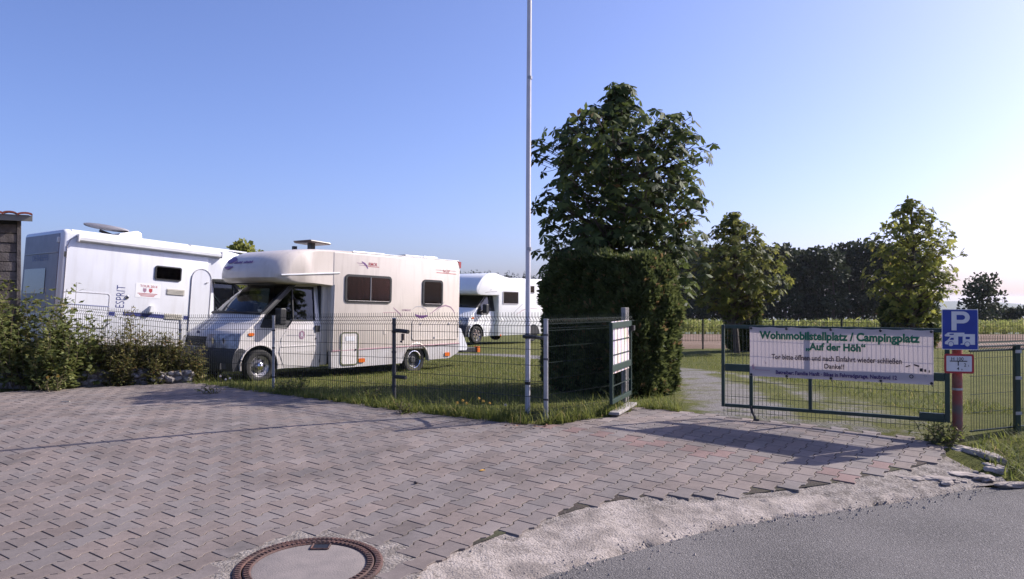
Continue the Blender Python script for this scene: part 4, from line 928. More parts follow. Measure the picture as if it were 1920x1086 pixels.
# prints
text_obj('RIMOR', 'redprint', R, width=.25, height=.075, bold=.01, mtx=frame_mtx((2.64, yn-.003, 2.52), (1, 0, 0), (0, 0, 1)))
line(R, [(2.30, 2.565), (2.48, 2.555)], yn, .006, 'mauve'); line(R, [(2.36, 2.52), (2.62, 2.515)], yn, .005, 'mauve'); line(R, [(2.44, 2.60), (2.52, 2.56), (2.58, 2.51), (2.62, 2.45)], yn, .022, 'purple', 'bird_print'); line(R, [(2.62, 2.50), (2.95, 2.50)], yn, .006, 'redprint')
text_obj('NG5P', 'redprint', R, width=.24, height=.07, bold=.01, mtx=frame_mtx((5.03, yn-.003, 2.485), (1, 0, 0), (0, 0, 1)))
line(R, [(4.78, 2.535), (5.02, 2.535)], yn, .006, 'pinktrim'); line(R, [(5.28, 2.535), (5.50, 2.535)], yn, .006, 'pinktrim'); line(R, [(4.80, 2.47), (5.50, 2.46)], yn, .007, 'redprint')
line(R, [(4.00, 1.54), (4.12, 1.61), (4.30, 1.62), (4.46, 1.56), (4.50, 1.50), (4.40, 1.47)], yn, .012, 'greyprint', 'swirl_print')
line(R, [(4.60, 1.44), (4.74, 1.52), (4.92, 1.62), (5.14, 1.66), (5.32, 1.62), (5.43, 1.53), (5.46, 1.46)], yn, .016, 'mauve', 'swirl_print')
line(R, [(4.80, 1.50), (4.95, 1.60), (5.05, 1.71), (5.10, 1.76)], yn, .008, 'greyprint', 'swirl_print')
line(R, [(4.10, 1.42), (4.22, 1.375), (4.36, 1.37), (4.52, 1.40)], yn, .035, 'purple', 'swirl_print')
line(R, [(3.40, 1.58), (3.52, 1.50), (3.62, 1.43), (3.66, 1.38)], yn, .014, 'mauve', 'bird_print'); line(R, [(3.1, 1.46), (3.5, 1.47)], yn, .005, 'pinktrim')
text_obj('KATAMARANO', 'mauve', R, width=.28, height=.05, bold=.01, mtx=frame_mtx((3.68, yn-.003, 1.50), (1, 0, 0), (0, 0, 1)))
wz = lambda z: np.interp(z, [1.06, 2.08], [.96, .80])
line(R, [(.62, .955), (.92, .953)], -.97, .006, 'greyprint'); line(R, [(1.12, .953), (1.35, .953)], -.97, .006, 'greyprint')
MB().add([(1.0+.075*cos(a_), -.9712, .96+.09*sin(a_)) for a_ in np.linspace(0, 2*pi, 17)[:-1]], [tuple(range(16))]).build('door_emblem', 'mauve', R)
text_obj('R', 'white', R, height=.10, bold=.02, mtx=frame_mtx((.965, -.9735, .91), (1, 0, 0), (0, 0, 1)))
# nose print follows the overcab front
def nose(u, k):                                            # point on the overcab front; k runs 0 (low) .. 1 (high)
    base = [(.05, 2.15), (.05, 2.25), (.08, 2.37), (.17, 2.51), (.34, 2.645), (.62, 2.745)]; q = k*5; i = min(4, int(q)); f = q-i
    x = base[i][0]*(1-f)+base[i+1][0]*f; z = base[i][1]*(1-f)+base[i+1][1]*f; e = abs(u); x2 = x+.42*e**4.6*max(0, 1-max(0, x)/1.75); return (x2-.008, u*1.12, 2.3+(z-2.3)*(1-.02*e**4)+.006)
def nose_patch(pts, m, name):
    mb = MB(); n = len(pts); vs = []
    for u, k0, k1 in pts: vs += [nose(u, k0), nose(u, (k0+k1)/2), nose(u, k1)]
    fs = [(3*i+j, 3*i+j+1, 3*i+j+4, 3*i+j+3) for i in range(n-1) for j in range(2)]
    return mb.add(vs, fs).build(name, m, R, fix=False)
nose_patch([(.70-.05*i, .66-.02*i*0.3-.10*sin(pi*i/9), .67-.004*i+.10*sin(pi*i/9)) for i in range(10)], 'purple', 'swoosh_print')
nose_patch([(.58-.04*i, .42-.10*sin(pi*i/9), .43+.015*sin(pi*i/9)) for i in range(10)], 'purple', 'swoosh_print')
for i, (u, w_) in enumerate(((.26, .03), (.215, .03), (.17, .03), (.125, .03), (.08, .03), (.035, .03), (-.06, .035), (-.11, .035), (-.16, .035), (-.21, .035), (-.26, .035), (-.31, .035))):
    nose_patch([(u, .51, .585-(.0 if i % 3 else .02)), (u-w_, .52, .60-(.0 if i % 2 else .02))], 'purple', 'nose_letter')
# on the roof
d_ = MB().prism([(1.42, 2.985), (1.92, 2.955), (1.98, 2.985), (1.90, 3.01), (1.38, 3.04)], -.65, .0).build('flat_antenna', 'brownlid', R, bevel=0.02)
MB().box((1.60, -.40, 2.81), (1.70, -.25, 2.98)).build('antenna_foot', 'black', d_)
MB().box((1.25, -.25, 2.80), (1.33, -.17, 2.90)).build('roof_light', 'black', R)
for a_ in ((2.25, -1.05, 2.795, 2.9, -.55, 2.835, 'white2'), (3.05, -.75, 2.795, 3.45, -.35, 2.87, 'greyprint'), (4.0, -.85, 2.795, 4.62, -.3, 2.875, 'brownlid'), (4.62, -.85, 2.795, 5.1, -.3, 2.88, 'white2')):
    MB().box((a_[0], a_[1], a_[2]), (a_[3], a_[4], a_[5])).build('roof_hatch', a_[6], R, bevel=0.02)
MB().tube([(2.2, -1.11, 2.80), (5.6, -1.11, 2.80)], 0.016, 6).build('roof_rail', 'white2', R)
MB().prism([(5.63, 2.62), (5.665, 2.62), (5.675, 2.78), (5.56, 2.79)], -1.136, -1.07).build('clearance_lamp', 'redlens', R)
# rear rack and lamp bar
MB().prism([(5.66, 1.10), (5.74, 1.08), (6.00, .60), (5.96, .52), (5.68, .52)], -1.10, -1.02).build('rear_bumper_cheek', 'white', R)
rk = MB().box((5.60, -1.0, .46), (6.55, -.92, .58)).build('rear_rack', 'black', R, bevel=0.01)
MB().box((6.40, -1.0, .44), (6.50, 1.0, .58)).build('rack_bar', 'black', rk)
MB().box((6.47, -1.02, .45), (6.57, -.90, .60)).build('rack_lamp', 'orange', rk)

# --- white motorhome at the left
L = vehicle_root('motorhome', (-10.557, 17.637, 0.193), 40, 4.0, 'long white motorhome with roll-out awning and blue stripe, parked beside the wooden shed')
yn = -1.10; X0 = 5.05
TL = lambda p: (X0-p[0], -p[1], p[2])
cab(L, 'white', TL); overcab(L, 'white', TL, 1.09)
MB().box((0, -1.10, .45), (3.42, 1.10, 2.82)).build('body', 'white', L, bevel=0.10, seg=4, smooth=True)
MB().box((.2, -.9, .30), (3.5, .9, .46)).build('underfloor', 'black', L)
MB().box((.03, -1.095, .34), (3.35, 1.095, .50)).build('skirt', 'grey_skirt', L, bevel=0.02)
MB().box((-.012, -.97, 1.0), (.004, .97, 2.72)).build('shaded_rear_panel', 'rearshade', L, bevel=0.005)
MB().prism(rr(.02, 1.45, .06, 2.02, .01), -.5, .72).build('rear_window_recess', 'black', L)
MB().box((-.022, -.36, 1.42), (-.010, .86, 1.98)).build('rear_window', 'darkglass', L, bevel=0.004)
MB().box((-.04, -.98, 2.52), (.0, -.90, 2.64)).build('rear_lamp', 'signwhite', L, bevel=0.01)
MB().box((-.03, -.92, 2.30), (-.008, .9, 2.325)).build('rear_moulding', 'greyprint', L)
text_obj('DETHLEFFS', 'blueprint', L, width=.9, bold=.01, mtx=frame_mtx((-.016, .45, 2.15), (0, -1, 0), (0, 0, 1)))
MB().tube([(.105, -1.104, .6), (.105, -1.104, 2.45), (.16, -1.104, 2.6), (.3, -1.104, 2.69)], 0.012, 5).build('corner_trim', 'greyprint', L)
MB().box((.06, -1.125, 2.22), (.10, -1.098, 2.33)).build('marker_lamp', 'black', L)
MB().tube([(.18, -1.06, 2.80), (4.4, -1.06, 2.79)], 0.022, 6).build('roof_rail', 'white2', L)
prof = [(2.575, -1.10), (2.575, -1.17), (2.60, -1.20), (2.66, -1.205), (2.70, -1.18), (2.715, -1.10)]
mb = MB(); n = len(prof)
for x in (.30, 3.66): mb.add([(x, y, z) for z, y in prof], [tuple(range(n))])
mb.f += [(i, (i+1) % n, (i+1) % n+n, i+n) for i in range(n)]
aw = mb.build('awning', 'awning', L, smooth=False)
MB().box((.285, -1.21, 2.565), (.31, -1.10, 2.725)).build('awning_cap', 'signwhite', aw); MB().box((3.65, -1.21, 2.565), (3.675, -1.10, 2.725)).build('awning_cap', 'signwhite', aw)
# roof satellite dish folded down
mb = MB(); n = 28; vs = [(1.35, .0, 3.03)]; fs = []
for q, (f, dz) in enumerate(((.55, .012), (.9, .04), (1.0, .06), (.97, .035))):
    for i in range(n): a_ = 2*pi*i/n; vs.append((1.35+.50*f*cos(a_), .42*f*sin(a_), 3.03+dz-.10*f*cos(a_)*.35))
fs = [(0, i+1, (i+1) % n+1) for i in range(n)]
for q in range(3):
    for i in range(n): fs.append((1+q*n+i, 1+q*n+(i+1) % n, 1+(q+1)*n+(i+1) % n, 1+(q+1)*n+i))
ds = mb.add(vs, fs).build('satellite_dish', 'greyprint', L, smooth=True)
MB().prism([(1.45, 2.81), (2.10, 2.81), (2.06, 3.02), (1.95, 3.07), (1.55, 2.96)], -.28, .22).build('dish_mount', 'white2', ds, bevel=0.02)
MB().tube([(1.2, 0, 2.99), (1.55, 0, 2.90)], 0.035, 6).build('dish_arm', 'black', ds)
rrw(L, 2.05, 2.23, 2.69, 1.90, yn, 0.05, 0.03, curt=None)
# entrance door with round top
arc = [(2.955, .75)]+[(3.21+.255*cos(a_), 1.99+.265*sin(a_)) for a_ in np.linspace(pi, 0, 11)]+[(3.465, .75)]
dr = MB().prism(arc, yn, yn-.010).build('entrance_door', 'white', L)
MB().tube([(x, yn-.010, z) for x, z in arc], 0.012, 5).build('door_seal', 'greyprint', dr)
MB().tube([(3.33, yn-.03, 1.93), (3.38, yn-.03, 1.94)], 0.012, 5).build('door_catch', 'greyprint', dr); MB().lathe([(0.001, -.03), (.02, -.025), (.024, 0)], (3.54, yn, 1.93), 'y', 10).build('door_stop', 'black', L)
gr = MB().prism(rr(2.36, 1.57, 2.80, 1.71, .015), yn, yn-.012).build('fridge_vent', 'louver', L)
for k in range(4): MB().box((2.38, yn-.02, 1.585+.03*k), (2.78, yn-.011, 1.60+.03*k)).build('louvre', 'louver', gr)
gr = MB().prism(rr(2.35, .99, 2.78, 1.12, .015), yn, yn-.012).build('fridge_vent', 'louver', L)
for k in range(4): MB().box((2.37, yn-.02, 1.0+.03*k), (2.76, yn-.011, 1.015+.03*k)).build('louvre', 'louver', gr)
st = MB().prism(rr(1.63, 1.46, 2.22, 1.79, .005), yn, yn-.003).build('tour_sticker', 'white2', L)
text_obj('TOUR 2014', 'redprint', st, width=.40, height=.055, bold=.012, mtx=frame_mtx((1.73, yn-.0045, 1.70), (1, 0, 0), (0, 0, 1)))
for x in (1.84, 1.98): MB().add([(x-.04, yn-.0045, 1.675), (x+.04, yn-.0045, 1.675), (x+.04, yn-.0045, 1.61), (x, yn-.0045, 1.575), (x-.04, yn-.0045, 1.61)], [(0, 1, 2, 3, 4)]).build('crest', 'redprint' if x > 1.9 else 'mauve', st)
for k, (a0, a1) in enumerate(((1.68, 2.14), (1.72, 2.10), (1.75, 2.07))): line(st, [(a0, 1.555-.028*k), (a1, 1.555-.028*k)], yn-.002, .007, 'redprint', 'small_print')
text_obj('ESPRIT', 'blueprint', L, width=.50, height=.20, bold=-.012, mtx=frame_mtx((1.40, yn-.0035, 1.20), (0, 0, 1), (-1, 0, 0)))
MB().lathe([(0.001, -.03), (.03, -.028), (.045, -.012), (.05, 0)], (1.45, yn, 1.44), 'y', 16).build('water_lock', 'chrome', L)
hatch(L, .10, 1.49, 1.07, .72, yn, 'white', 'garage_hatch', 0.06, 'greyprint', 0.014)
line(L, [(.33, 1.07), (1.21, 1.05)], yn, .045, 'blueprint', 'blue_stripe'); line(L, [(1.39, 1.07), (2.33, 1.05)], yn, .045, 'blueprint', 'blue_stripe'); line(L, [(.12, 1.215), (1.08, 1.205)], yn-.014, .008, 'ltblue'); line(L, [(2.82, 1.05), (2.94, 1.05)], yn, .045, 'blueprint', 'blue_stripe')
MB().prism([(1.95, 1.13), (2.08, 1.13), (2.05, 1.28), (1.98, 1.28)], yn, yn-.10).build('step_light', 'white2', L)
for x in (1.55,):
    for sy in (-1, 1): wheel(L, x, sy*.95, style='cap', out=sy)
for sy in (-1, 1): wheel(L, 0, -sy*.88, style='cap', out=-sy, T=TL)

# --- white motorhome at the back
Rt = vehicle_root('motorhome', (-2.125, 31.63, -0.236), 40, 1.0, 'bright white motorhome with rounded sleeping alcove, farthest of the three behind the flagpole')
yn = -1.13; cab(Rt, 'white2')
al = [(-.18, 1.98), (-.21, 2.06), (-.17, 2.22), (.07, 2.50), (.18, 2.59), (.31, 2.66), (.55, 2.73), (.80, 2.76), (.97, 2.75), (1.15, 2.71), (1.45, 2.64), (1.77, 2.60), (3.8, 2.62), (5.6, 2.64), (5.62, .34), (1.10, .27), (1.10, 1.88), (.10, 1.87), (-.08, 1.90)]
ab = [p for p in al if not (p[0] > 1.2 and p[1] < .5) and p != (1.10, .27)]
MB().prism(al, -1.13, 1.13).build('body', 'white2', Rt, bevel=0.035, seg=2, smooth=True)
line(Rt, [(-.10, 2.02), (.10, 2.40), (.40, 2.60)], yn, .004, 'greyprint')
rrw(Rt, 1.36, 2.06, 2.33, 1.54, yn, .04, .03, 'greyprint', curt='curtain2', folds=6); rrw(Rt, 3.04, 2.34, 3.38, 2.01, yn, .03, .03, 'greyprint', curt=None)
for sy in (-1, 1): wheel(Rt, 0, sy*.90, style='cap', out=sy); wheel(Rt, 3.35, sy*.98, style='dark', out=sy)
ar = MB().prism([(3.35+.42*cos(a_), .30+.42*sin(a_)) for a_ in np.linspace(0, pi, 13)], -1.134, -.9).build('wheel_arch', 'black', Rt)
line(Rt, [(.3, 1.98), (.7, 2.02), (1.0, 2.03)], yn, .012, 'greyprint', 'script_print'); line(Rt, [(.55, 2.06), (.68, 2.12), (.62, 2.06)], yn, .008, 'greyprint', 'script_print')
line(Rt, [(1.9, 1.10), (2.2, 1.30), (2.6, 1.55)], yn, .012, 'greyprint', 'swirl_print'); line(Rt, [(2.2, 1.12), (2.6, 1.30), (3.0, 1.38), (3.6, 1.38)], yn, .012, 'pinktrim', 'swirl_print')
text_obj('ROADCAR', 'greyprint', Rt, width=.5, mtx=frame_mtx((-.235, .55, 2.06), (0, -1, 0), (0, 0, 1)))
MB().prism(rr(1.25, .85, 1.42, 1.0, .02), yn, yn-.008).build('filler_flap', 'white2', Rt)
MB().box((1.2, -1.135, .27), (1.28, -1.12, .33)).build('side_marker', 'orange', Rt)
line(Rt, [(1.12, .62), (5.6, .66)], yn, .006, 'greyprint')

# ------------------------------------------------------------------ front mesh fence
def mesh_panel(p0, p1, h, root, m, z0=0.06, step=0.05, rows=(0.1, 0.3, 0.5, 0.7, 0.9, 1.1), wr=0.0035, fold=True, name='mesh_panel', zb=None, o0=(0, 0, 0)):
    """welded wire mesh bay: verticals with a V fold near the top, horizontal wires"""
    a_ = Vector((p0[0], p0[1], 0)); b_ = Vector((p1[0], p1[1], 0)); L_ = (b_-a_).length; d = (b_-a_)/L_; nn = Vector((d.y, -d.x, 0)); O = Vector(o0)
    mb = MB(); n = int(L_/step)
    zb = zb or (lambda f: 0)
    for i in range(n+1):
        f = (i+0.5)/(n+1); p = a_+d*(L_*f)-O; g = zb(f)
        if fold: pts = [p+Vector((0, 0, g+z0)), p+Vector((0, 0, g+h-.17)), p+nn*.045+Vector((0, 0, g+h-.115)), p+Vector((0, 0, g+h-.06)), p+Vector((0, 0, g+h))]
        else: pts = [p+Vector((0, 0, g+z0)), p+Vector((0, 0, g+h))]
        mb.tube([tuple(q) for q in pts], wr, 4, cap=False)
    hz = [(z_, 0) for z_ in rows]+([(h-.17, 0), (h-.115, .045), (h-.06, 0)] if fold else [])
    for z_, off in hz:
        mb.tube([tuple(a_+nn*(off+.006)-O+Vector((0, 0, zb(0)+z_))), tuple(b_+nn*(off+.006)-O+Vector((0, 0, zb(1)+z_)))], wr*1.25, 4, cap=False)
    o = mb.build(name, m, root, fix=False); o['kind'] = 'stuff'; return o
FP = [(0.42, 9.97), (-1.74, 11.85), (-4.10, 13.80), (-6.10, 14.75), (-8.7, 15.5)]
O = (FP[0][0], FP[0][1], 0)
fe = empty('wire_mesh_fence', O, 0, 'dark wire mesh fence on slim grey posts between the yard and the parked motorhomes', 'fence')
for i, (p, q) in enumerate(zip(FP[:-1], FP[1:])):
    g0, g1 = (gz(*p) if i else 0), gz(*q); mesh_panel(p, q, 1.33, fe, 'dkwire', z0=.03, zb=lambda f, g0=g0, g1=g1: g0*(1-f)+g1*f, o0=O, rows=(.06, .26, .46, .66, .86, 1.06))
for i, (x, y) in enumerate(FP):
    g = gz(x, y) if i else 0.0; h = (1.235, 1.24, 1.29, 1.20, 1.2)[i]; r_ = (.030, .030, .024, .024, .024)[i]
    po = MB().tube([(x-O[0], y-O[1]-.035, g-.3), (x-O[0], y-O[1]-.035, g+h)], r_, 12).build('post', ('galv', 'dkgrey', 'galv', 'galv', 'galv')[i], fe, smooth=True)
    MB().tube([(x-O[0], y-O[1]-.035, g+h), (x-O[0], y-O[1]-.035, g+h+.014)], r_+.004, 12).build('post_cap', 'galv', po)
    for zc in (.25, .75, 1.05): MB().tube([(x-O[0], y-O[1]-.035, g+zc-.012), (x-O[0], y-O[1]-.035, g+zc+.012)], r_+.006, 12).build('clamp', 'dkgrey', po)
lx, ly = FP[1][0]-O[0], FP[1][1]-O[1]-.04; dd = Vector((FP[0][0]-FP[1][0], FP[0][1]-FP[1][1], 0)).normalized()
def fx(s_, z_, o_=0): return (lx+dd.x*s_, ly+dd.y*s_-o_, z_)
lk = MB().tube([fx(0, 1.03, .03), fx(.14, 1.03, .03), fx(.32, 1.02, .03)], .03, 6).build('latch_bolt', 'black', fe)
MB().tube([fx(.20, .99, .04), fx(.20, .90, .04), fx(.17, .87, .04)], .024, 6).build('padlock', 'brownlid', lk)
MB().tube([fx(.02, .355, .03), fx(.27, .355, .03)], .028, 6).build('lower_bolt', 'black', fe)
# short return bay towards the gate leaf
SP = [(0.42, 9.97), (1.72, 11.50)]
mesh_panel(SP[0], SP[1], 1.30, fe, 'wire', z0=.05, o0=O, rows=(.10, .30, .50, .70, .90, 1.10), wr=.0027)
# flagpole clamped to the fence
fp = empty('flagpole', (.205, 10.62, 0), 0, 'tall white flagpole rising out of the picture behind the fence corner', 'flagpole')
MB().tube([(0, 0, -.3), (.012, 0, 3), (.04, 0, 7.6)], [.034, .033, .028], 14).build('pole', 'polepaint', fp, smooth=True)
MB().tube([(.028, 0, 4.42), (.028, 0, 4.46)], .036, 12).build('pole_joint', 'galv', fp)
MB().tube([(.02, 0, 2.14), (.02, 0, 2.18)], .040, 12).build('halyard_cleat', 'galv', fp); MB().tube([(.002, 0, .36), (.002, 0, .40)], .040, 12).build('pole_band', 'black', fp)
cl = MB().tube([(-.05, -.03, 1.00), (.12, -.30, 1.0), (.22, -.62, 1.0)], .024, 6).build('clamp_arm', 'black', fp)
MB().tube([(.004, 0, .97), (.004, 0, 1.03)], .042, 12).build('pole_band', 'black', fp)

# concrete gate pillar and the open gate leaf with the poster
cp = empty('gate_pillar', (1.635, 11.58, 0), radians(40), 'square concrete gate pillar with pale top against the dark hedge', 'pillar')
MB().box((-.042, -.042, -.3), (.042, .042, 1.37)).build('pillar_shaft', 'concrete', cp, bevel=.008)
ga, gb = Vector((1.27, 10.28, 0)), Vector((1.68, 11.36, 0)); gd = (gb-ga).normalized(); gl = (gb-ga).length; gn = Vector((gd.y, -gd.x, 0))
lf = empty('gate_leaf', ga, math.atan2(gd.y, gd.x), 'narrow green gate leaf swung open edge-on at the concrete pillar', 'gate')
for x0, x1 in ((0, .045), (gl-.035, gl)): MB().box((x0, -.022, .14), (x1, .022, 1.19)).build('frame_upright', 'greenframe', lf, bevel=.004)
for z_, h_ in ((.14, .06), (.555, .085), (1.11, .08)): MB().box((.046, -.02, z_), (gl-.046, .02, z_+h_)).build('frame_rail', 'greenframe', lf, bevel=.004)
for z_ in (.36, .76, .95): MB().box((.046, -.008, z_), (gl-.046, -.003, z_+.012)).build('cross_wire', 'wire', lf)
mb = MB()
for i in range(1, 6): mb.box((gl*i/6-.0025, -.002, .06), (gl*i/6+.0025, .003, 1.24))
o = mb.build('mesh_wires', 'wire', lf, fix=False); o['kind'] = 'stuff'
MB().box((gl-.05, -.06, 1.05), (gl+.05, -.02, 1.12)).build('hinge', 'black', lf)
pp = MB().box((.07, .006, .52), (gl-.07, .016, 1.20)).build('campsite_poster', 'poster', None)
pp.location = ga; pp.rotation_euler = (0, 0, math.atan2(gd.y, gd.x)); tag(pp, 'faded pastel poster board mounted in the narrow green gate leaf', 'poster')
pp2 = MB().prism([(.0, .04), (gl*.98, .04), (gl*.98, .085), (.0, .085)], -.055, -.035).build('gate_ledge', 'concrete', None)
bl = MB().box((-.02, -.10, .02), (gl-.1, .04, .06)); bl.v = [(x, y, z) for x, y, z in bl.v]
bpy.data.objects.remove(pp2)
kb = bl.build('kerb_block', 'concrete', None, bevel=.01); kb.location = ga+Vector((.0, -.10, 0)); kb.rotation_euler = (0, 0, math.atan2(gd.y, gd.x)); tag(kb, 'pale ribbed concrete kerb block lying under the open gate leaf', 'kerb block')

# ------------------------------------------------------------------ big gate leaf with banner
GA, GB = Vector((2.65, 10.12, 0)), Vector((4.80, 8.78, 0)); gd = (GB-GA).normalized(); GL = (GB-GA).length
gt = empty('mesh_gate', GA, math.atan2(gd.y, gd.x), 'wide dark green wire mesh gate leaf carrying the white banner', 'gate')
def bar(name, x0, z0, x1, z1, y=.02, m='greenframe'): return MB().box((x0, -y, z0), (x1, y, z1)).build(name, m, gt, bevel=.004)
bar('frame_upright', 0, .14, .038, 1.17); bar('frame_upright', GL-.05, .14, GL, 1.17)
bar('frame_rail', .046, 1.125, GL-.051, 1.17); bar('frame_rail', .046, .14, GL-.051, .18); bar('middle_rail', .046, .59, GL-.051, .68)
for x in (.37, 1.07): bar('frame_strut', x-.02, .181, x+.02, .589); 
bar('frame_strut', 1.05, .681, 1.09, 1.124)
MB().box((GL-.30, -.024, .16), (GL-.051, .024, .235)).build('hinge_plate', 'greenframe', gt, bevel=.004)
mb = MB(); n = 52
for i in range(n+1): x = .02+(GL-.04)*i/n; mb.tube([(x, .026, .03), (x, .026, 1.225)], .0027, 4, cap=False)
for k in range(7): mb.tube([(0, .031, .08+.19*k), (GL, .031, .08+.19*k)], .0034, 4, cap=False)
o = mb.build('mesh_wires', 'wire', gt, fix=False); o['kind'] = 'stuff'
MB().tube([(.37, -.03, .17), (.39, -.035, .10), (.42, -.035, .05), (.43, -.035, -.01)], .017, 6).build('drop_bolt', 'black', gt)
MB().tube([(.405, -.035, .005), (.475, -.035, .005)], .014, 6).build('bolt_foot', 'black', gt)
# banner: hung on the camera side, read off the photograph on the plane of the gate
def on_gate(px, py, off=.05):
    x = (px-960)/1500; y = (543-py)/1500; pt = math.atan(17/1500); c_, s_ = cos(pt), sin(pt); d = Vector((x, c_-y*s_, s_+y*c_)); nn = Vector((gd.y, -gd.x, 0)); o_ = Vector((0, 0, 1.5)); P0 = GA+nn*off
    k = (P0-o_).dot(nn)/d.dot(nn); q = o_+d*k-P0; return q.dot(gd), q.z
bx0, bz0 = on_gate(1405, 612); bx1, bz1 = on_gate(1750, 620); _, bzb = on_gate(1405, 706); _, bzb1 = on_gate(1750, 721)
ztop, zbot = (bz0+bz1)/2, (bzb+bzb1)/2; BW = bx1-bx0; BH = ztop-zbot
bo = gt.matrix_world if False else None
ban = empty('banner', GA+gd*bx0+Vector((gd.y, -gd.x, 0))*.04+Vector((0, 0, zbot)), math.atan2(gd.y, gd.x), 'white campsite banner with green and dark German lettering tied across the wide gate', 'banner')
nxb, nzb = 60, 16; vs = []; fs = []
for j in range(nzb+1):
    for i in range(nxb+1):
        fxx, fz = i/nxb, j/nzb; sag = .008*sin(fxx*4*2*pi)**2*(fz**3)*-1; vs.append((BW*fxx, .006*sin(fxx*9+fz*2)*(.3+.7*sin(pi*fz))+.002*sin(fxx*31+fz*3), BH*fz+sag))
for j in range(nzb):
    for i in range(nxb): k = j*(nxb+1)+i; fs.append((k, k+1, k+nxb+2, k+nxb+1))
MB().add(vs, fs).build('cloth', 'banner', ban, smooth=True, fix=False)
mb = MB()
for x in (.02, BW*.22, BW*.47, BW*.735, BW-.02):
    for z_ in (.018, BH-.018): mb.lathe([(.006, -.012), (.014, -.015), (.016, -.008)], (x, 0, z_), 'y', 10)
ey = mb.build('eyelets', 'dkgrey', ban)
for x in (.02, BW*.22, BW*.47, BW*.735, BW-.02): MB().tube([(x, -.015, BH-.02), (x+.005, .04, BH+.012)], .006, 5).build('cable_tie', 'black', ban); MB().tube([(x, -.015, .02), (x+.004, .04, -.02)], .006, 5).build('cable_tie', 'black', ban)
def bt(body, px0, py_base, px1, m, px_h, bold, name='lettering'):
    x0, zb_ = on_gate(px0, py_base); x1, _ = on_gate(px1, py_base); d_ = GL; _, zt = on_gate((px0+px1)/2, py_base-px_h); _, zm = on_gate((px0+px1)/2, py_base); zm2 = zm
    return text_obj(body, m, ban, name, width=x1-x0, height=zt-zm, bold=bold, mtx=frame_mtx((x0-bx0, -.020, zm2-zbot), (1, 0, 0), (0, 0, 1)))
bt('Wohnmobilstellplatz / Campingplatz', 1424, 638.5, 1725, 'banner_green', 15, .044)
bt('\u201eAuf der H\u00f6h\u201c', 1511, 657.5, 1623, 'banner_green', 13.5, .044)
bt('Tor bitte \u00f6ffnen und nach Einfahrt wieder schlie\u00dfen', 1447, 677.8, 1691, 'banner_dark', 10, .022)
bt('Danke!!', 1546, 691.5, 1583, 'banner_dark', 9, .022)
bt('Betreiber: Familie Hanft \u00b7 Bikes in Fahrradgarage, Neubrand 12', 1455, 706.5, 1682, 'banner_purple', 7.2, .03)
def bpatch(pts, m, name='pictogram'):
    P = [on_gate(*p) for p in pts]; MB().add([(x-bx0, -.020, z_-zbot) for x, z_ in P], [tuple(range(len(P)))]).build(name, m, ban)
bpatch([(1698, 687), (1707, 684.5), (1707, 686.5), (1698, 689)], 'banner_dark'); bpatch([(1714, 682.5), (1724, 685.5), (1723, 688.5), (1713, 685)], 'banner_dark')
bpatch([(1724.5, 691), (1730.5, 690.5), (1730.5, 697), (1724.5, 696.5)], 'black'); bpatch([(1733, 692.5), (1737, 692.5), (1737, 697.5), (1733, 697)], 'black'); bpatch([(1741.5, 694), (1743.5, 694.5), (1743.5, 699), (1741.5, 698.5)], 'black')
for (cx_, cz_, r_, m_) in ((1709, 706, 3.6, 'black'), (1735, 704.5, 2.6, 'greyprint')):
    x, z_ = on_gate(cx_, cz_); r2 = r_*9.2/1500; mb = MB(); mb.ring([(x-bx0+r2*cos(a_), z_-zbot+r2*sin(a_)) for a_ in np.linspace(0, 2*pi, 17)[:-1]], [(x-bx0+r2*.6*cos(a_), z_-zbot+r2*.6*sin(a_)) for a_ in np.linspace(0, 2*pi, 17)[:-1]], -.019, -.021); mb.build('pictogram', m_, ban)
bpatch([(1410, 686), (1413, 681), (1415, 690), (1412, 694)], 'pinktrim', 'faded_print'); bpatch([(1433, 675), (1437, 681), (1436, 682.5)], 'pinktrim', 'faded_print'); bpatch([(1416, 692.5), (1444, 694.2), (1444, 695.2), (1416, 693.5)], 'pinktrim', 'faded_print')

# ------------------------------------------------------------------ sign post
PX, PY = 4.93, 8.87
sp = empty('sign_post', (PX, PY, 0), 0, 'faded red and white post at the gate hinge carrying two signs', 'post')
MB().tube([(0, 0, -.3), (0, 0, 1.38)], .052, 14).build('post_shaft', 'redpost', sp, smooth=True)
for z_ in (.50, .86, 1.08, 1.30): MB().tube([(0, 0, z_-.012), (0, 0, z_+.012)], .056, 14).build('pipe_clamp', 'galv', sp)
fdir = Vector((.25, .97, 0)).normalized(); rz_s = math.atan2(-fdir.x, fdir.y)
psg = empty('parking_sign', Vector((PX, PY, 0))-fdir*.16, rz_s, 'blue parking sign with white letter P and camper pictogram on the red post', 'sign')
w2, z0, z1 = .179, .943, 1.383; cxs = -.012
MB().prism(rr(cxs-w2, z0, cxs+w2, z1, .012), -.002, .004).build('sign_plate', 'signwhite', psg)
MB().prism(rr(cxs-w2+.007, z0+.007, cxs+w2-.007, z1-.007, .010), -.0035, -.0025).build('blue_field', 'signblue', psg)
MB().prism(rr(cxs-w2+.002, z0+.002, cxs+w2-.002, z1-.002, .01), .005, .008).build('sign_back', 'signback', psg)
def sx(px, py): return (cxs-w2+(px-88)/(556-88)*2*w2, z1-(py-80)/(655-80)*(z1-z0))       # pixel in my enlarged view -> plate
def sp_(pts, m, name, y=-.0052): MB().add([(sx(*p)[0], y, sx(*p)[1]) for p in pts], [tuple(range(len(pts)))]).build(name, m, psg)
ou = [(212, 110), (360, 110)]+[(360+88*sin(a_), 195-85*cos(a_)) for a_ in np.linspace(0.1, pi-.1, 12)]+[(360, 280), (278, 280), (278, 380), (212, 380)]
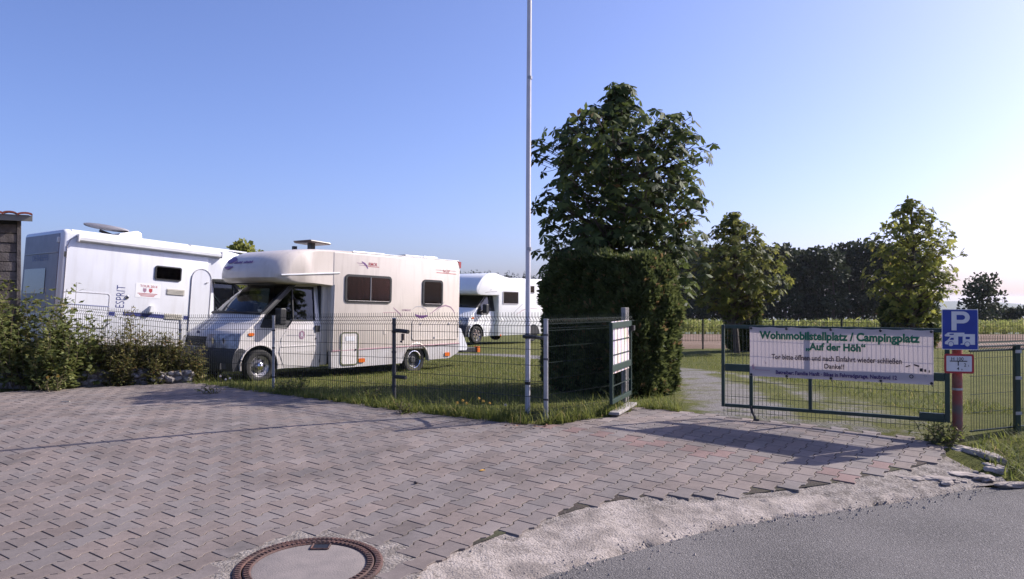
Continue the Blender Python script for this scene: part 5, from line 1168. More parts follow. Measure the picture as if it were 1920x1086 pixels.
ii = [(278, 160), (350, 160)]+[(350+38*sin(a_), 195-35*cos(a_)) for a_ in np.linspace(0.1, pi-.1, 12)]+[(350, 230), (279, 230), (278.5, 200), (278.2, 180)]
mb = MB(); n = len(ou)
mb.add([(sx(*p)[0], -.0052, sx(*p)[1]) for p in ou]+[(sx(*p)[0], -.0052, sx(*p)[1]) for p in ii], [(i, (i+1) % n, (i+1) % n+n, i+n) for i in range(n-4)]+[(n-4, n-3, 2*n-3, 2*n-4), (n-3, n-2, n-1, 2*n-1), (n-1, 0, n, 2*n-1), (n-3, 2*n-1, 2*n-2, 2*n-3)]); mb.build('letter_P', 'signwhite', psg)
sp_([(122, 448), (165, 412), (378, 412), (378, 432), (512, 432), (512, 582), (455, 582), (328, 582), (328, 570), (355, 565), (355, 466), (298, 466), (298, 582), (160, 582), (125, 575), (125, 545), (165, 515), (195, 470), (130, 466)], 'signwhite', 'camper_pictogram')
sp_([(185, 428), (240, 425), (240, 445), (185, 445)], 'signblue', 'pictogram_window', -.0065); sp_([(186, 515), (205, 486), (240, 484), (240, 515)], 'signblue', 'pictogram_window', -.0065); sp_([(392, 470), (447, 470), (447, 504), (392, 504)], 'signblue', 'pictogram_window', -.0065)
for cx_ in (203, 414):
    for r_, m_, y_ in ((38, 'signblue', -.0065), (31, 'signwhite', -.0075), (25, 'signwhite', -.008)): sp_([(cx_+r_*cos(a_), 575+r_*sin(a_)) for a_ in np.linspace(0, 2*pi, 19)[:-1]], m_, 'pictogram_wheel', y_)
hsg = empty('hydrant_sign', Vector((PX, PY, 0))-fdir*.15, rz_s, 'small white hydrant sign with red border below the blue parking sign', 'sign')
w2, z0, z1 = .147, .684, .896; cxs = -.02
MB().prism(rr(cxs-w2, z0, cxs+w2, z1, .022), -.002, .004).build('sign_plate', 'signred', hsg)
MB().prism(rr(cxs-w2+.022, z0+.022, cxs+w2-.022, z1-.022, .008), -.0035, -.0025).build('white_field', 'signwhite', hsg)
def hx(px, py): return (cxs-w2+(px-120)/(522-120)*2*w2, z1-(py-715)/(1005-715)*(z1-z0))
def ht(body, px, py, h_, bold=.01):
    x, z_ = hx(px, py); text_obj(body, 'black', hsg, height=h_, bold=bold, mtx=frame_mtx((x, -.005, z_), (1, 0, 0), (0, 0, 1)))
ht('H 100', 215, 812, .036); ht('2', 385, 900, .036); ht('5', 440, 900, .018); ht('4', 290, 955, .034); ht('8', 350, 957, .017)
for a_, b_ in (((195, 815), (430, 829)), ((302, 829), (316, 888))):
    (x0, zz0), (x1, zz1) = hx(*a_), hx(*b_); MB().box((x0, -.0055, zz1), (x1, -.0048, zz0)).build('ruled_line', 'black', hsg)

for root_, zc_, dd_ in ((psg, 1.30, .16), (psg, 1.08, .16), (hsg, .80, .15)): MB().box((-.05, .008, zc_-.015), (.05, dd_-.045, zc_+.015)).build('bracket', 'galv', root_)
# right hand fence: lower green mesh running off to the right
RF = [(5.05, 8.84), (5.74, 9.15), (8.2, 10.4), (10.7, 11.7)]
O = (RF[0][0], RF[0][1], 0)
rf = empty('green_mesh_fence', O, 0, 'low green wire mesh fence running right from the red sign post', 'fence')
for i, (p, q) in enumerate(zip(RF[:-1], RF[1:])):
    mesh_panel(p, q, 1.08, rf, 'greenframe', z0=.02, step=.045, rows=(.04, .24, .44, .64, .84), o0=O, wr=.0026)
    d_ = Vector((q[0]-p[0], q[1]-p[1], 0)).normalized(); MB().tube([(p[0]-O[0], p[1]-O[1], .035), (q[0]-O[0], q[1]-O[1], .035)], .010, 5).build('tension_wire', 'greenframe', rf)
    for z_ in (.92, .965, 1.01): MB().tube([(p[0]-O[0], p[1]-O[1], z_), (q[0]-O[0], q[1]-O[1], z_)], .011, 5).build('top_wire', 'greenframe', rf)
for x, y in RF[1:]:
    po = MB().box((x-O[0]-.03, y-O[1]-.07, -.3), (x-O[0]+.03, y-O[1]-.01, .98)).build('post', 'greenframe', rf, bevel=.006)
    for zc in (.2, .6, .9): MB().box((x-O[0]-.034, y-O[1]-.080, zc-.018), (x-O[0]+.034, y-O[1]-.0715, zc+.018)).build('clamp', 'galv', po)

# thin mesh fence along the tilled field
BFp = [(4.2, 28.0), (6.7, 28.1), (9.2, 28.2), (11.7, 28.4), (14.2, 28.6), (16.7, 28.9), (19.2, 29.2), (21.7, 29.6)]
O = (BFp[0][0], BFp[0][1], gz(*BFp[0]))
bf_ = empty('field_fence', O, 0, 'thin dark wire fence along the brown field behind the gravel drive', 'fence')
for p, q in zip(BFp[:-1], BFp[1:]): mesh_panel(p, q, .98, bf_, 'dkwire', z0=.0, step=.10, rows=(.05, .5, .95), fold=False, o0=O, wr=.005, zb=lambda f, p=p, q=q: (gz(*p)*(1-f)+gz(*q)*f)-O[2])
for x, y in BFp: MB().tube([(x-O[0], y-O[1], gz(x, y)-O[2]-.2), (x-O[0], y-O[1], gz(x, y)-O[2]+1.05)], .03, 8).build('post', 'dkwire', bf_)

# ------------------------------------------------------------------ left: low rubble wall, board, shed
WA, WB = Vector((-11.2, 12.35, 0)), Vector((-5.75, 14.40, 0)); wd = (WB-WA).normalized(); WL = (WB-WA).length
wl = empty('rubble_wall', WA, math.atan2(wd.y, wd.x), 'low crumbling rubble stone wall at the back edge of the yard below the shrubs', 'wall')
mb = MB(); n = 60
vs = []; fs = []
for i in range(n+1):
    x = WL*i/n; h = .25+.02*sin(i*.9)+.015*random.random()-(.06 if i > n-6 else 0)
    for y, z_ in ((-.02, -.05), (.0, h*.6), (.02, h-.02), (.10, h), (.30, h-.01), (.32, -.1)): vs.append((x, y+random.gauss(0, .006), z_+random.gauss(0, .006)))
for i in range(n):
    for k in range(5): fs.append((i*6+k, i*6+k+1, (i+1)*6+k+1, (i+1)*6+k))
fs += [tuple(range(6)), tuple(range(n*6, n*6+6))]
mb.add(vs, fs).build('mortar_core', 'mortar', wl)
def stone_mesh(seed):
    rd = random.Random(seed); bm = bmesh.new(); bmesh.ops.create_icosphere(bm, subdivisions=1, radius=1)
    for v in bm.verts: v.co *= rd.uniform(.78, 1.12); v.co.x = max(-.85, min(.85, v.co.x)); v.co.z = max(-.8, min(.8, v.co.z))
    me = bpy.data.meshes.new('stone'); bm.to_mesh(me); bm.free(); me.materials.append(M['stone']); return me
SM = [stone_mesh(i) for i in range(8)]
x = .1
while x < WL-.05:
    w_ = random.uniform(.07, .17)
    for z_, hh in ((.06, .065), (.165, .055)):
        o = bpy.data.objects.new('stone', random.choice(SM)); C.objects.link(o); o.parent = wl
        o.location = (x+w_*.5+random.gauss(0, .015), -.012, z_+random.gauss(0, .008)); o.scale = (w_*.55, .045, hh*random.uniform(.8, 1.05)); o.rotation_euler = (0, random.gauss(0, .25), 0)
    x += w_*(1.0 if x > WL*.42 else 1.9)
for k in range(16):
    o = bpy.data.objects.new('stone', random.choice(SM)); C.objects.link(o); o.parent = wl
    o.location = (WL-random.uniform(-.15, .9), random.uniform(-.12, .1), random.uniform(.02, .2)); s_ = random.uniform(.04, .085); o.scale = (s_*1.3, s_, s_*.8); o.rotation_euler = (random.random(), random.random(), random.random()*3)
bd = MB().box((0, 0, 0), (.85, .16, .045)).build('old_board', 'oldplank', None, bevel=.006); bd.location = WA+wd*3.45+Vector((0, .06, .272)); bd.rotation_euler = (0, radians(-1.5), math.atan2(wd.y, wd.x)); tag(bd, 'old dark wooden board lying on top of the rubble wall', 'board')

sh = empty('wooden_shed', (-8.62, 14.0, 0), radians(33), 'weathered plank shed with red tiled roof at the left edge', 'shed')
MB().box((-4.0, .03, -.1), (-.02, 3.2, 2.885)).build('shed_core', 'black', sh)
for k in range(17):
    z_ = .0+.165*k; MB().box((-4.0, -.012+random.gauss(0, .004), z_), (-.045+random.gauss(0, .006), .024, z_+.152)).build('plank', 'plank', sh, bevel=.004)
for k in range(17):
    z_ = .0+.165*k; MB().box((-.019, .03, z_), (.006, 3.2, z_+.152)).build('plank', 'plank', sh)
MB().box((-.044, -.03, -.1), (.02, .029, 2.87)).build('corner_post', 'plank', sh, bevel=.004)
rfo = MB(); x0, x1 = -4.3, .17
rfo.add([(x0, -.35, 2.85), (x1, -.35, 2.85), (x1, 1.6, 2.86+.10*1.95), (x0, 1.6, 2.86+.10*1.95), (x0, -.35, 2.92), (x1, -.35, 2.92), (x1, 1.6, 2.92+.10*1.95), (x0, 1.6, 2.92+.10*1.95)], [(0, 1, 2, 3), (4, 5, 6, 7), (0, 1, 5, 4), (1, 2, 6, 5), (2, 3, 7, 6), (3, 0, 4, 7)])
ro = rfo.build('roof', 'fascia', sh)
MB().box((-4.3, -.385, 2.83), (.175, -.352, 2.925)).build('fascia_board', 'fascia', sh)
tm = MB(); tv = []; n = 6
tm2 = MB()
for i in range(n+1):
    a_ = pi*i/n; tv.append((-.11*cos(a_), .035*sin(a_)))
tm2.add([(x, -.02, z_) for x, z_ in tv]+[(x*.92, .36, z_*.9+.0) for x, z_ in tv]+[(x, -.02, z_-.018) for x, z_ in tv], [(i, i+1, i+2+n, i+1+n) for i in range(n)]+[(i, i+2*n+2, i+2*n+3, i+1) for i in range(n)])
t0 = tm2.build('roof_tile', 'rooftile', ro); tme = t0.data
sl = math.atan(.10); first = True
for r_ in range(5):
    for q in range(21):
        o = t0 if first else bpy.data.objects.new('roof_tile', tme)
        if not first: C.objects.link(o); o.parent = ro
        first = False
        y = -.40+.32*cos(sl)*r_; o.location = (.07-.215*q+random.gauss(0, .006), y, 2.935+.10*(y+.35)+.012+random.gauss(0, .006)); o.rotation_euler = (sl-.04+random.gauss(0, .02), 0, random.gauss(0, .02))
MB().tube([(-.62, .8, 3.3), (-.62, .8, 3.62)], .04, 8).build('vent_pipe', 'black', sh)

# ------------------------------------------------------------------ hedges, trees
thuja_block((2.03, 12.36), (-1.60, 1.79), (0.84, 0.90), 2.25, 'tall clipped thuja hedge block beside the gravel drive behind the concrete pillar', 26000, 5, spray=.12)
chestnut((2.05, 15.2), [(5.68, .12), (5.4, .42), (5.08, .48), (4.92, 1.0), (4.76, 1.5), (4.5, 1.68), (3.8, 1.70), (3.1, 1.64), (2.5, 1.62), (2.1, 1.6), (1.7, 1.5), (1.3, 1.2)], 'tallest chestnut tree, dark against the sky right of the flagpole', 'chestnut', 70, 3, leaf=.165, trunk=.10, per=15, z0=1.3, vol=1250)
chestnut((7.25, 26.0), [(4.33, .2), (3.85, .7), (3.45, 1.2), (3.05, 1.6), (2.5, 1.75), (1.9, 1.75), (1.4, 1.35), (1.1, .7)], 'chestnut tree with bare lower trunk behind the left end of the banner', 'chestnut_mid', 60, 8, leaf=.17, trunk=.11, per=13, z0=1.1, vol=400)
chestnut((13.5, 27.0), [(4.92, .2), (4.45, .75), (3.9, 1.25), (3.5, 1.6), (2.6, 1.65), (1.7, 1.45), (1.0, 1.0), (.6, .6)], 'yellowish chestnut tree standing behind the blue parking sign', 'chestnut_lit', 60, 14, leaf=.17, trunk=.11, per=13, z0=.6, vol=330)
thuja_block((7.35, 26.6), (.95, .0), (.0, .9), 1.75, 'small dark thuja clump touching the trunk of the middle chestnut', 2500, 6, 'thuja_shrub', cat='shrub', spray=.16)
thuja_block((12.9, 27.2), (1.6, .0), (.0, 1.0), 1.65, 'broad dark thuja clump under the yellowish chestnut', 3200, 7, 'thuja_shrub', cat='shrub', spray=.16)

# far wood beyond the corn: every tree of the front edge is a tree
rd = random.Random(4)
fx_ = [1268, 1296, 1322, 1352, 1384, 1415, 1446, 1474, 1502, 1532, 1560, 1590, 1618, 1648, 1676, 1706, 1736]
ft = [478, 480, 474, 476, 470, 474, 468, 466, 470, 472, 464, 462, 458, 460, 466, 474, 488]
WH = ('leftmost', 'second', 'third', 'fourth', 'fifth', 'sixth', 'seventh', 'eighth', 'ninth', 'tenth', 'eleventh', 'twelfth', 'thirteenth', 'fourteenth', 'fifteenth', 'sixteenth', 'rightmost')
for i, (px, py) in enumerate(zip(fx_, ft)):
    Y = 118+rd.uniform(-5, 7); b0 = gz(0, Y); X = (px-960)/1500*Y; top = 1.5+(560-py)/1500*Y+rd.uniform(-.4, .5)
    blob_tree('forest_tree', X, Y, b0, top-b0, rd.uniform(2.4, 3.3), 'dark broadleaf tree, %s from the left along the wood edge beyond the corn' % WH[i] if i not in (0, 16) else 'dark broadleaf tree at the %s end of the wood edge beyond the corn' % ('left' if i == 0 else 'right'), 'forest', 1500, 100+i, 'trees of the wood edge beyond the corn', leaf=.62, trunk_h=.1, nl=8, trunk=.22)
for i in range(14):                                           # second row closes the gaps
    Y = 128+rd.uniform(-2, 6); px = 1275+33*i; b0 = gz(0, Y); X = (px-960)/1500*Y; top = 1.5+(560-rd.uniform(464, 480))/1500*Y
    blob_tree('forest_tree', X, Y, b0, top-b0, rd.uniform(2.6, 3.6), 'dark tree in the second row of the wood, %s from the left' % WH[i].replace('leftmost', 'first'), 'forest', 800, 160+i, 'trees in the second row of the wood', leaf=.75, trunk_h=.1, nl=7, trunk=.25)
b0 = gz(0, 105); blob_tree('field_tree', (1838-960)/1500*105, 105, b0, 1.5+42/1500*105-b0, 3.3, 'round loose tree standing alone beyond the corn right of the parking sign', 'forest', 1900, 201, leaf=.5, trunk_h=.06, nl=9, trunk=.18)
for i, (px, py, lab) in enumerate(((1862, 574, 'low dark bush beside the lone round tree beyond the corn'), (1900, 576, 'low dark bush at the right picture edge beyond the corn'), (1940, 572, 'low dark bush just outside the right picture edge'))):
    Y = 112; b0 = gz(0, Y); blob_tree('field_bush', (px-960)/1500*Y, Y, b0, 1.5+(560-py)/1500*Y-b0, 1.9, lab, 'forest', 700, 210+i, leaf=.5, trunk_h=.05, nl=6, trunk=.12)
blob_tree('garden_tree', -10.25, 30.5, gz(-10.25, 30.5), 3.55, .85, 'small green tree peeking over the roof of the long white motorhome', 'chestnut_lit', 1600, 230, leaf=.2, trunk_h=.2, nl=7, trunk=.08)

# maize
n = 5200; cx_ = rng.uniform(8, 92, n); row = rng.integers(0, 24, n); cy_ = 79.5+row*.75+rng.normal(size=n)*.05+.05*cx_*0; keep = cx_ < cy_*.85+8; cx_, cy_ = cx_[keep], cy_[keep]; n = len(cx_)
hc = 1.45+.25*(vnoise(cx_, cy_, .4, 31)-.5)+rng.normal(size=n)*.10; zc = ground_h(cx_, cy_); P = []; D = []; LL = []; 
for k in range(7):
    f = .2+.8*k/6; az = rng.uniform(0, 2*pi, n); P.append(np.stack([cx_, cy_, zc+hc*f*.82], 1)); D.append(np.stack([np.cos(az), np.sin(az), .9-.3*f+np.zeros(n)], 1)); LL.append(rng.uniform(.45, .75, n))
P.append(np.stack([cx_, cy_, zc-.05], 1)); D.append(np.tile([[0.02, 0, 1.0]], (n, 1))); LL.append(hc*.98)
LL = np.concatenate(LL); V_, F_, v_ = leaves(np.concatenate(P), np.concatenate(D), LL, np.where(LL > 1, .07, .11), .3, .5)
tag(np_mesh('maize', V_, F_, 'corn', None, v_, kind='stuff'), 'yellow green maize crop standing beyond the brown field', 'maize')

# far ridge at the left with a conifer skyline, far hills at the right
def ridge(name, pts, y0, y1, m, base):
    V_ = []; n = len(pts); k = 9
    for j in range(k):
        f = j/(k-1); yy = y0+(y1-y0)*f; s_ = sin(pi*f)
        for x, h in pts: V_.append((x*(yy/y0), yy, base+(h-base)*s_+1.2*(float(vnoise(x, yy, .02, 41))-.5)*s_))
    I = np.arange(n*k).reshape(k, n); F_ = np.stack([I[:-1, :-1], I[:-1, 1:], I[1:, 1:], I[1:, :-1]], -1).reshape(-1, 4)
    return np_mesh(name, V_, F_, m, None, None, True, 'structure')
ridge('hills', [(-260, -8), (-160, 4), (-90, 7.5), (-40, 9), (-15, 9), (5, 8), (25, 2), (50, -14)], 240, 420, 'hill', -24)
rd = random.Random(9); P = []; D = []; LL = []
for i in range(150):
    X = rd.uniform(-42, 26); Y = rd.uniform(300, 345); h = rd.uniform(3.2, 5.6); zg = float(np.interp(X*240/Y*1.0, [-90, -40, -15, 5, 25], [7.5, 9, 9, 8, 2]))-1.5
    for k in range(60):
        f = rd.random(); r_ = (1-f)*1.25+.1; a_ = rd.uniform(0, 2*pi); P.append((X+r_*cos(a_)*.6, Y+r_*sin(a_)*.6, zg+h*f)); D.append((cos(a_), sin(a_), .1)); LL.append(r_*.8+.3)
LL = np.array(LL); V_, F_, v_ = leaves(np.array(P), np.array(D), LL, LL*.7, .1, .5)
tag(np_mesh('conifer_wood', V_, F_, 'conifer', None, v_, kind='stuff'), 'far conifer wood on the ridge above the farthest motorhome', 'wood')
ridge('hills', [(300, -150), (900, -60), (1250, -25), (1500, -16), (1650, -11), (1760, -12), (1850, -20), (1950, -32), (2100, -26), (2400, -30), (3200, -60), (4200, -150)], 3000, 5200, 'hill', -230)

# ------------------------------------------------------------------ shrubs and weeds at the left
BG = 'shrubs growing behind the rubble wall'
for i, (px, Y, h, r, lab, st, lf_) in enumerate(((18, 13.6, 1.85, .5, 'tall yellowish shrub in front of the shed wall', 16, .17), (82, 13.9, 1.80, .45, 'upright leafy shrub between shed and white motorhome', 13, .17), (138, 13.9, 1.32, .42, 'broad leaved shrub with round crown right of the shed', 13, .17), (50, 13.4, 1.25, .6, 'low dense shrub at the foot of the shed', 18, .15), (110, 13.5, 1.0, .45, 'low dense shrub under the round leaved shrub', 15, .15), (-40, 13.5, 1.9, .5, 'tall shrub at the very left picture edge', 14, .17))):
    leafy_plant('shrub', (px-960)/1500*Y, Y, h, r, lab, 'shrub', st+5, 38, lf_, BG, 'shrub', i, wfac=.62)
for i, (px, Y, h, lab) in enumerate(((172, 14.1, .82, 'dark green bushy weed left of the tall stalks'), (188, 14.0, .70, 'short dense weed behind the old board'), (206, 14.2, 1.12, 'dark leafy stalk right of the garage hatch'), (216, 14.0, .75, 'bushy weed behind the end of the old board'), (234, 14.3, .98, 'brownish bushy weed below the blue stripe'), (250, 14.2, 1.40, 'tallest thin weed stalk standing above the others'), (262, 14.3, 1.02, 'dense yellow brown weed in the middle of the row'), (280, 14.4, .98, 'yellow brown weed right of the tallest stalk'), (298, 14.5, 1.0, 'upright weed under the lower vent of the white motorhome'), (314, 14.5, .98, 'narrow weed stalk second from the fence post'), (330, 14.55, .95, 'weed stalk touching the fence post'), (362, 14.6, .78, 'reddish weed in front of the bumper of the cream motorhome'), (226, 13.95, .55, 'low brown weed on the wall'), (290, 14.2, .6, 'low weed with reddish stems on the wall end'))):
    leafy_plant('weed', (px-960)/1500*Y, Y, h*1.06, .24, lab, 'weed', 12, 46, .115, 'weeds growing along the rubble wall', 'weed', 30+i, spread=.35, wfac=.42)
gp = gnd(95, 733); leafy_plant('garden_flower', gp[0], gp[1]-.02, .30, .20, 'low bush with an orange flower at the foot of the rubble wall', 'shrub', 16, 12, .075, None, 'flower', 70, spread=.8, bloom=('petal', 2, .03), ground_z=float(pz(*gp)))
gp = gnd(395, 738); leafy_plant('weed', gp[0], gp[1], .14, .12, 'small green weed tuft in the paving near the front wheel', 'grass', 10, 7, .06, 'weeds growing in the paving', 'weed', 71, ground_z=float(pz(*gp)))
gp = gnd(760, 775); leafy_plant('weed', gp[0], gp[1], .16, .10, 'small weed tuft growing from the paving below the padlock', 'grass', 10, 7, .06, 'weeds growing in the paving', 'weed', 72, ground_z=float(pz(*gp)))
gp = gnd(1768, 830); leafy_plant('weed', gp[0], gp[1], .22, .22, 'dark green weed clump at the foot of the red post', 'grass', 26, 10, .07, 'weeds growing in the paving', 'weed', 73, ground_z=float(pz(*gp)))
gp = gnd(545, 738); leafy_plant('weed', gp[0], gp[1]+.15, .30, .28, 'dense green weed at the second fence post', 'grass', 22, 10, .08, 'weeds growing in the paving', 'weed', 74, ground_z=-.02)
gp = gnd(690, 752); leafy_plant('weed', gp[0], gp[1]+.1, .20, .2, 'flat green weed between the fence posts', 'grass', 16, 8, .07, 'weeds growing in the paving', 'weed', 75, ground_z=-.02)
# dandelions along the fence foot
fl = [(868, 752, 'petal'), (875, 757, 'petal'), (898, 748, 'petal'), (906, 753, 'petal'), (918, 757, 'petal'), (948, 760, 'petalw'), (414, 706, 'petalw'), (424, 712, 'petalw'), (432, 710, 'petalw'), (780, 722, 'petal'), (858, 756, 'petal')]
FLAB = ('leftmost of the close dandelion pair', 'right one of the close dandelion pair', 'dandelion just left of the tallest bloom', 'taller dandelion in the middle group', 'dandelion right of the middle group', 'pale seed head nearest the flagpole', 'leftmost pale bloom beside the front wheel', 'middle pale bloom beside the front wheel', 'right pale bloom beside the front wheel', 'lone dandelion in the grass below the lower bolt', 'low dandelion at the left end of the fence foot group')
for (px, py, mt_), lb in zip(fl, FLAB):
    Y = 10.9 if px > 800 else (13.9 if px < 500 else 13.2); x = (px-960)/1500*Y; z_ = 1.5-(py-560)/1500*Y; g = gz(x, Y)
    r_ = empty('dandelion', (x, Y, g), 0, lb, 'flower', 'dandelions along the fence')
    MB().tube([(0, 0, -.02), (.01, 0, (z_-g)*.5), (0, 0, z_-g)], .004, 4, cap=False).build('stalk', 'stem', r_)
    mb = MB(); mb.add([(0, -.004, z_-g+.012)]+[(.026*cos(a_)*(1 if i % 2 else .6), -.004+.010*sin(a_), z_-g+.02*sin(a_)*(1 if i % 2 else .6)+.008) for i, a_ in enumerate(np.linspace(0, 2*pi, 17)[:-1])], [(0, i+1, (i+1) % 16+1) for i in range(16)]); mb.build('flower_head', mt_, r_)

# grass: fringe along the paving edge, lawn near the fence, verge at the right
E_ = resample(PAVE_EDGE_BACK[:17], 400)
def fringe(n, lo, hi, wd_, hsel=None):
    i = rng.integers(0, 399, n); f = rng.random(n)[:, None]; p = E_[i]*(1-f)+E_[i+1]*f; t_ = E_[np.minimum(i+1, 399)]-E_[i]; nn = nrm(np.stack([t_[:, 1], -t_[:, 0]], 1)); off = np.abs(rng.normal(size=n))*wd_-.03
    c_ = p+np.array([0, 0]); tst = inpoly(c_[:, 0]+nn[:, 0]*.1, c_[:, 1]+nn[:, 1]*.1, PAVE); nn = np.where(tst[:, None], -nn, nn)
    q = p+nn*off[:, None]; d = vnoise(q[:, 0], q[:, 1], 2.2, 51); g = gravel_mask(q[:, 0], q[:, 1]); return q[(d > .30) & (g < .4)]
grass_blades('grass', fringe(9000, 0, 0, .22), .06, .20, .010, 'ragged grass fringe along the back edge of the paving')
grass_blades('grass', fringe(1200, 0, 0, .30), .18, .34, .009, 'taller grass stalks under the mesh fence')
n = 60000; q = np.stack([rng.uniform(-9, 7, n), 10.5+14*rng.random(n)**1.4], 1); ok = ~inpoly(q[:, 0], q[:, 1], HARD) & (gravel_mask(q[:, 0], q[:, 1])+.5*(vnoise(q[:, 0], q[:, 1], 2.5, 61)-.5) < .42) & (vnoise(q[:, 0], q[:, 1], 1.3, 62) > .18)
grass_blades('lawn', q[ok], .04, .11, .010, 'mown campsite lawn between fence, hedge and motorhomes', lean=.6)
VP = [gnd(1808, 838), gnd(1850, 868), gnd(1880, 892), gnd(1925, 904), (7.6, 7.75), (12, 8.7), (12, 12), (5.8, 9.3)]
n = 16000; q = np.stack([rng.uniform(4.4, 12, n), rng.uniform(6.8, 12, n)], 1); ok = inpoly(q[:, 0], q[:, 1], VP); grass_blades('verge_grass', q[ok], .05, .17, .013, 'bright rough grass verge outside the low green fence', lean=.7)
n = 1500; q = np.stack([rng.uniform(4.0, 5.4, n), rng.uniform(7.2, 9.0, n)], 1); PG = [gnd(*p) for p in ((1765, 838), (1800, 838), (1850, 868), (1868, 885), (1838, 885), (1790, 862))]; ok = inpoly(q[:, 0], q[:, 1], PG)
grass_blades('weed_grass', np.c_[q[ok], pz(q[ok][:, 0], q[ok][:, 1])-.05], .03, .09, .010, 'sparse grass growing in the broken paving corner by the red post')

# broken corner: bed, kerb stones, lumps
PC = [gnd(*p) for p in ((1745, 828), (1800, 832), (1845, 852), (1872, 880), (1890, 898), (1845, 903), (1790, 905), (1720, 918), (1640, 905), (1600, 915), (1640, 890), (1720, 872), (1772, 855))]
poly_sheet('corner_bed', PC, -.0405, 'strip_old')
def lump(loc, sc, rz, m, label, seed, group=None):
    rd = random.Random(seed); bm = bmesh.new(); bmesh.ops.create_icosphere(bm, subdivisions=3, radius=1)
    for v in bm.verts:
        k = 1+.34*mnoise.noise(v.co*1.1+Vector((seed*3.1, 0, 0)))+.16*mnoise.cell(v.co*2.3+Vector((seed, 5, 0)))+.14*mnoise.noise(v.co*4.7+Vector((seed, 5, 0))); v.co *= k
        v.co.z = min(v.co.z, .75+.1*mnoise.noise(v.co*2))
    me = bpy.data.meshes.new('stone'); bm.to_mesh(me); bm.free(); me.materials.append(M[m]); o = bpy.data.objects.new('kerb_stone', me); C.objects.link(o); o.location = loc; o.scale = sc; o.rotation_euler = (0, 0, rz); tag(o, label, 'stone', group); return o
KG = 'broken kerb stones at the paving corner'
for i, (px, py, sx_, sy_, sz_, rz_, lab) in enumerate(((1826, 848, .44, .085, .075, 1.72, 'long grey kerb stone beside the low green fence'), (1862, 874, .17, .07, .05, 1.6, 'grey kerb stone below the long one'), (1866, 880, .09, .06, .05, -.5, 'small rough stone in the verge grass'), (1800, 842, .10, .08, .04, .2, 'flat stone at the foot of the red post'), (1848, 893, .10, .07, .035, .3, 'pale loose stone at the road edge'), (1806, 886, .14, .09, .022, -.5, 'flat pale slab fragment near the road edge'), (1760, 893, .15, .09, .02, -.4, 'whitish slab fragment left of the flat pale one'), (1706, 892, .12, .08, .02, -.6, 'broken grey slab under the red pavers'), (1895, 905, .16, .05, .03, .1, 'pale gravelly lump at the right road edge'), (1775, 902, .07, .05, .03, .6, 'small dark stone at the road edge'))):
    x, y = gnd(px, py); lump((x, y, float(pz(x, y))-.02), (sx_, sy_, sz_), rz_, 'rock', lab, i, KG)
# slab shards of the crumbled pavers in the corner
rd = random.Random(21); mb = MB()
for k in range(60):
    px, py = rd.uniform(1610, 1850), 0; py = 905-(px-1600)*.08+rd.uniform(-18, 12); x, y = gnd(px, py); s_ = rd.uniform(.012, .045); n = rd.randint(5, 7); h = rd.uniform(.004, .014); a0 = rd.random()*6
    P = [(x+s_*rd.uniform(.6, 1.2)*cos(a0+2*pi*i/n), y+s_*rd.uniform(.6, 1.2)*sin(a0+2*pi*i/n)) for i in range(n)]
    g0 = float(pz(x, y)); mb.add([(a_, b_, g0-.05) for a_, b_ in P]+[(x+(a_-x)*.8, y+(b_-y)*.8, g0-.03+h) for a_, b_ in P], [tuple(range(n, 2*n))]+[(i, (i+1) % n, (i+1) % n+n, i+n) for i in range(n)])
tag(mb.build('rubble', 'rock', None), 'scattered broken paver shards along the crumbled corner', 'rubble', kind='stuff')
# gravel crumbs on the strip and paving
rd = random.Random(22); mb = MB()
for k in range(2200):
    t_ = rd.random(); i = int(t_*258); f = rd.choice((0, 0, 1))+rd.gauss(0, .12); x = A[i, 0]*(1-f)+B[i, 0]*f; y = A[i, 1]*(1-f)+B[i, 1]*f
    if y < 4: continue
    s_ = rd.uniform(.004, .012); z_ = float(pz(x, y))-.012-.03*max(0, min(1, f))+.004
    a0 = rd.random()*6; P = [(x+s_*cos(a0+q*2.1), y+s_*sin(a0+q*2.1), z_-.006) for q in range(3)]+[(x, y, z_+s_*.9)]; mb.add(P, [(0, 1, 3), (1, 2, 3), (2, 0, 3)])
tag(mb.build('loose_gravel', 'rock', None), 'loose gravel crumbs along the mortar strip beside the road', 'gravel', kind='stuff')
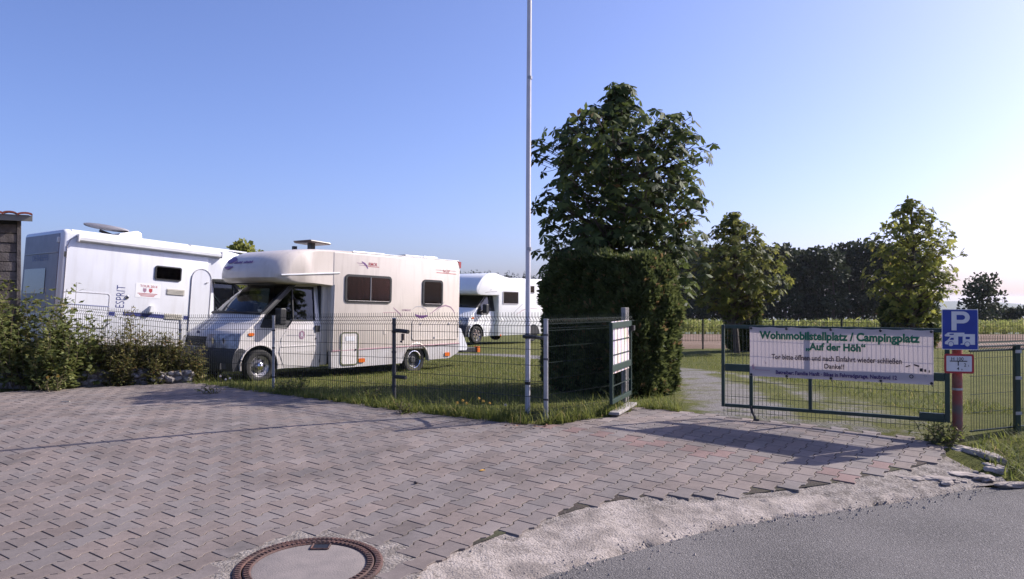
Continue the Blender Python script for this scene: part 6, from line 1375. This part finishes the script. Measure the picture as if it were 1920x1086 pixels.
# haze: thin even air round everything
hz = MB().box((xs[0]-50, ys[0]-50, -330), (xs[-1]+50, ys[-1]+50, 24)).build('haze', 'black', None); hz.data.materials.clear()
m = bpy.data.materials.new('haze_air'); m.use_nodes = True; t = m.node_tree; t.nodes.clear(); om = t.nodes.new('ShaderNodeOutputMaterial'); pv_ = t.nodes.new('ShaderNodeVolumePrincipled')
pv_.inputs['Color'].default_value = (.86, .90, 1.0, 1); pv_.inputs['Density'].default_value = HAZE; pv_.inputs['Anisotropy'].default_value = .35; t.links.new(pv_.outputs[0], om.inputs['Volume'])
hz.data.materials.append(m); tag(hz, 'thin pale haze in the air over the whole countryside', 'haze', kind='stuff')
# litter
gp = gnd(780, 907); lump((gp[0], gp[1], float(pz(*gp))+.012), (.02, .016, .014), 0, 'brownlid', 'tiny dark pebble lying alone on the paving', 40).name = 'pebble'
gp = gnd(904, 883); o = MB().add([(-.03, 0, .004), (0, -.018, .008), (.035, .004, .006), (.004, .02, .012)], [(0, 1, 2, 3)]).build('fallen_leaf', 'petal', None); o.location = (gp[0], gp[1], float(pz(*gp))); tag(o, 'yellow fallen leaf lying on the paving', 'leaf')
gp = gnd(123, 754); o = MB().box((-.06, -.02, 0), (.06, .02, .012)).build('pale_chip', 'concrete', None, bevel=.004); o.location = (gp[0], gp[1], .002); tag(o, 'pale concrete chip lying on the paving near the rubble wall', 'chip')
for i in range(26):
    px = 985+rd.uniform(-40, 60) if i < 16 else rd.uniform(1120, 1180); py = (798 if i < 16 else 776)+rd.uniform(-4, 6); gp = gnd(px, py); s_ = rd.uniform(.012, .028)
    o = MB().add([(-s_, 0, .004), (0, -s_*.6, .012), (s_*1.1, .002, .004), (.002, s_*.7, .016)], [(0, 1, 2, 3)]).build('dry_leaf', 'dryleaf', None); o.location = (gp[0], gp[1], .002); o.rotation_euler = (0, 0, rd.random()*6)
    tag(o, 'brown dry leaf lying at the fence corner' if i < 16 else 'brown dry leaf lying in front of the open gate leaf', 'leaf', 'dry leaves at the fence corner' if i < 16 else 'dry leaves by the open gate leaf')
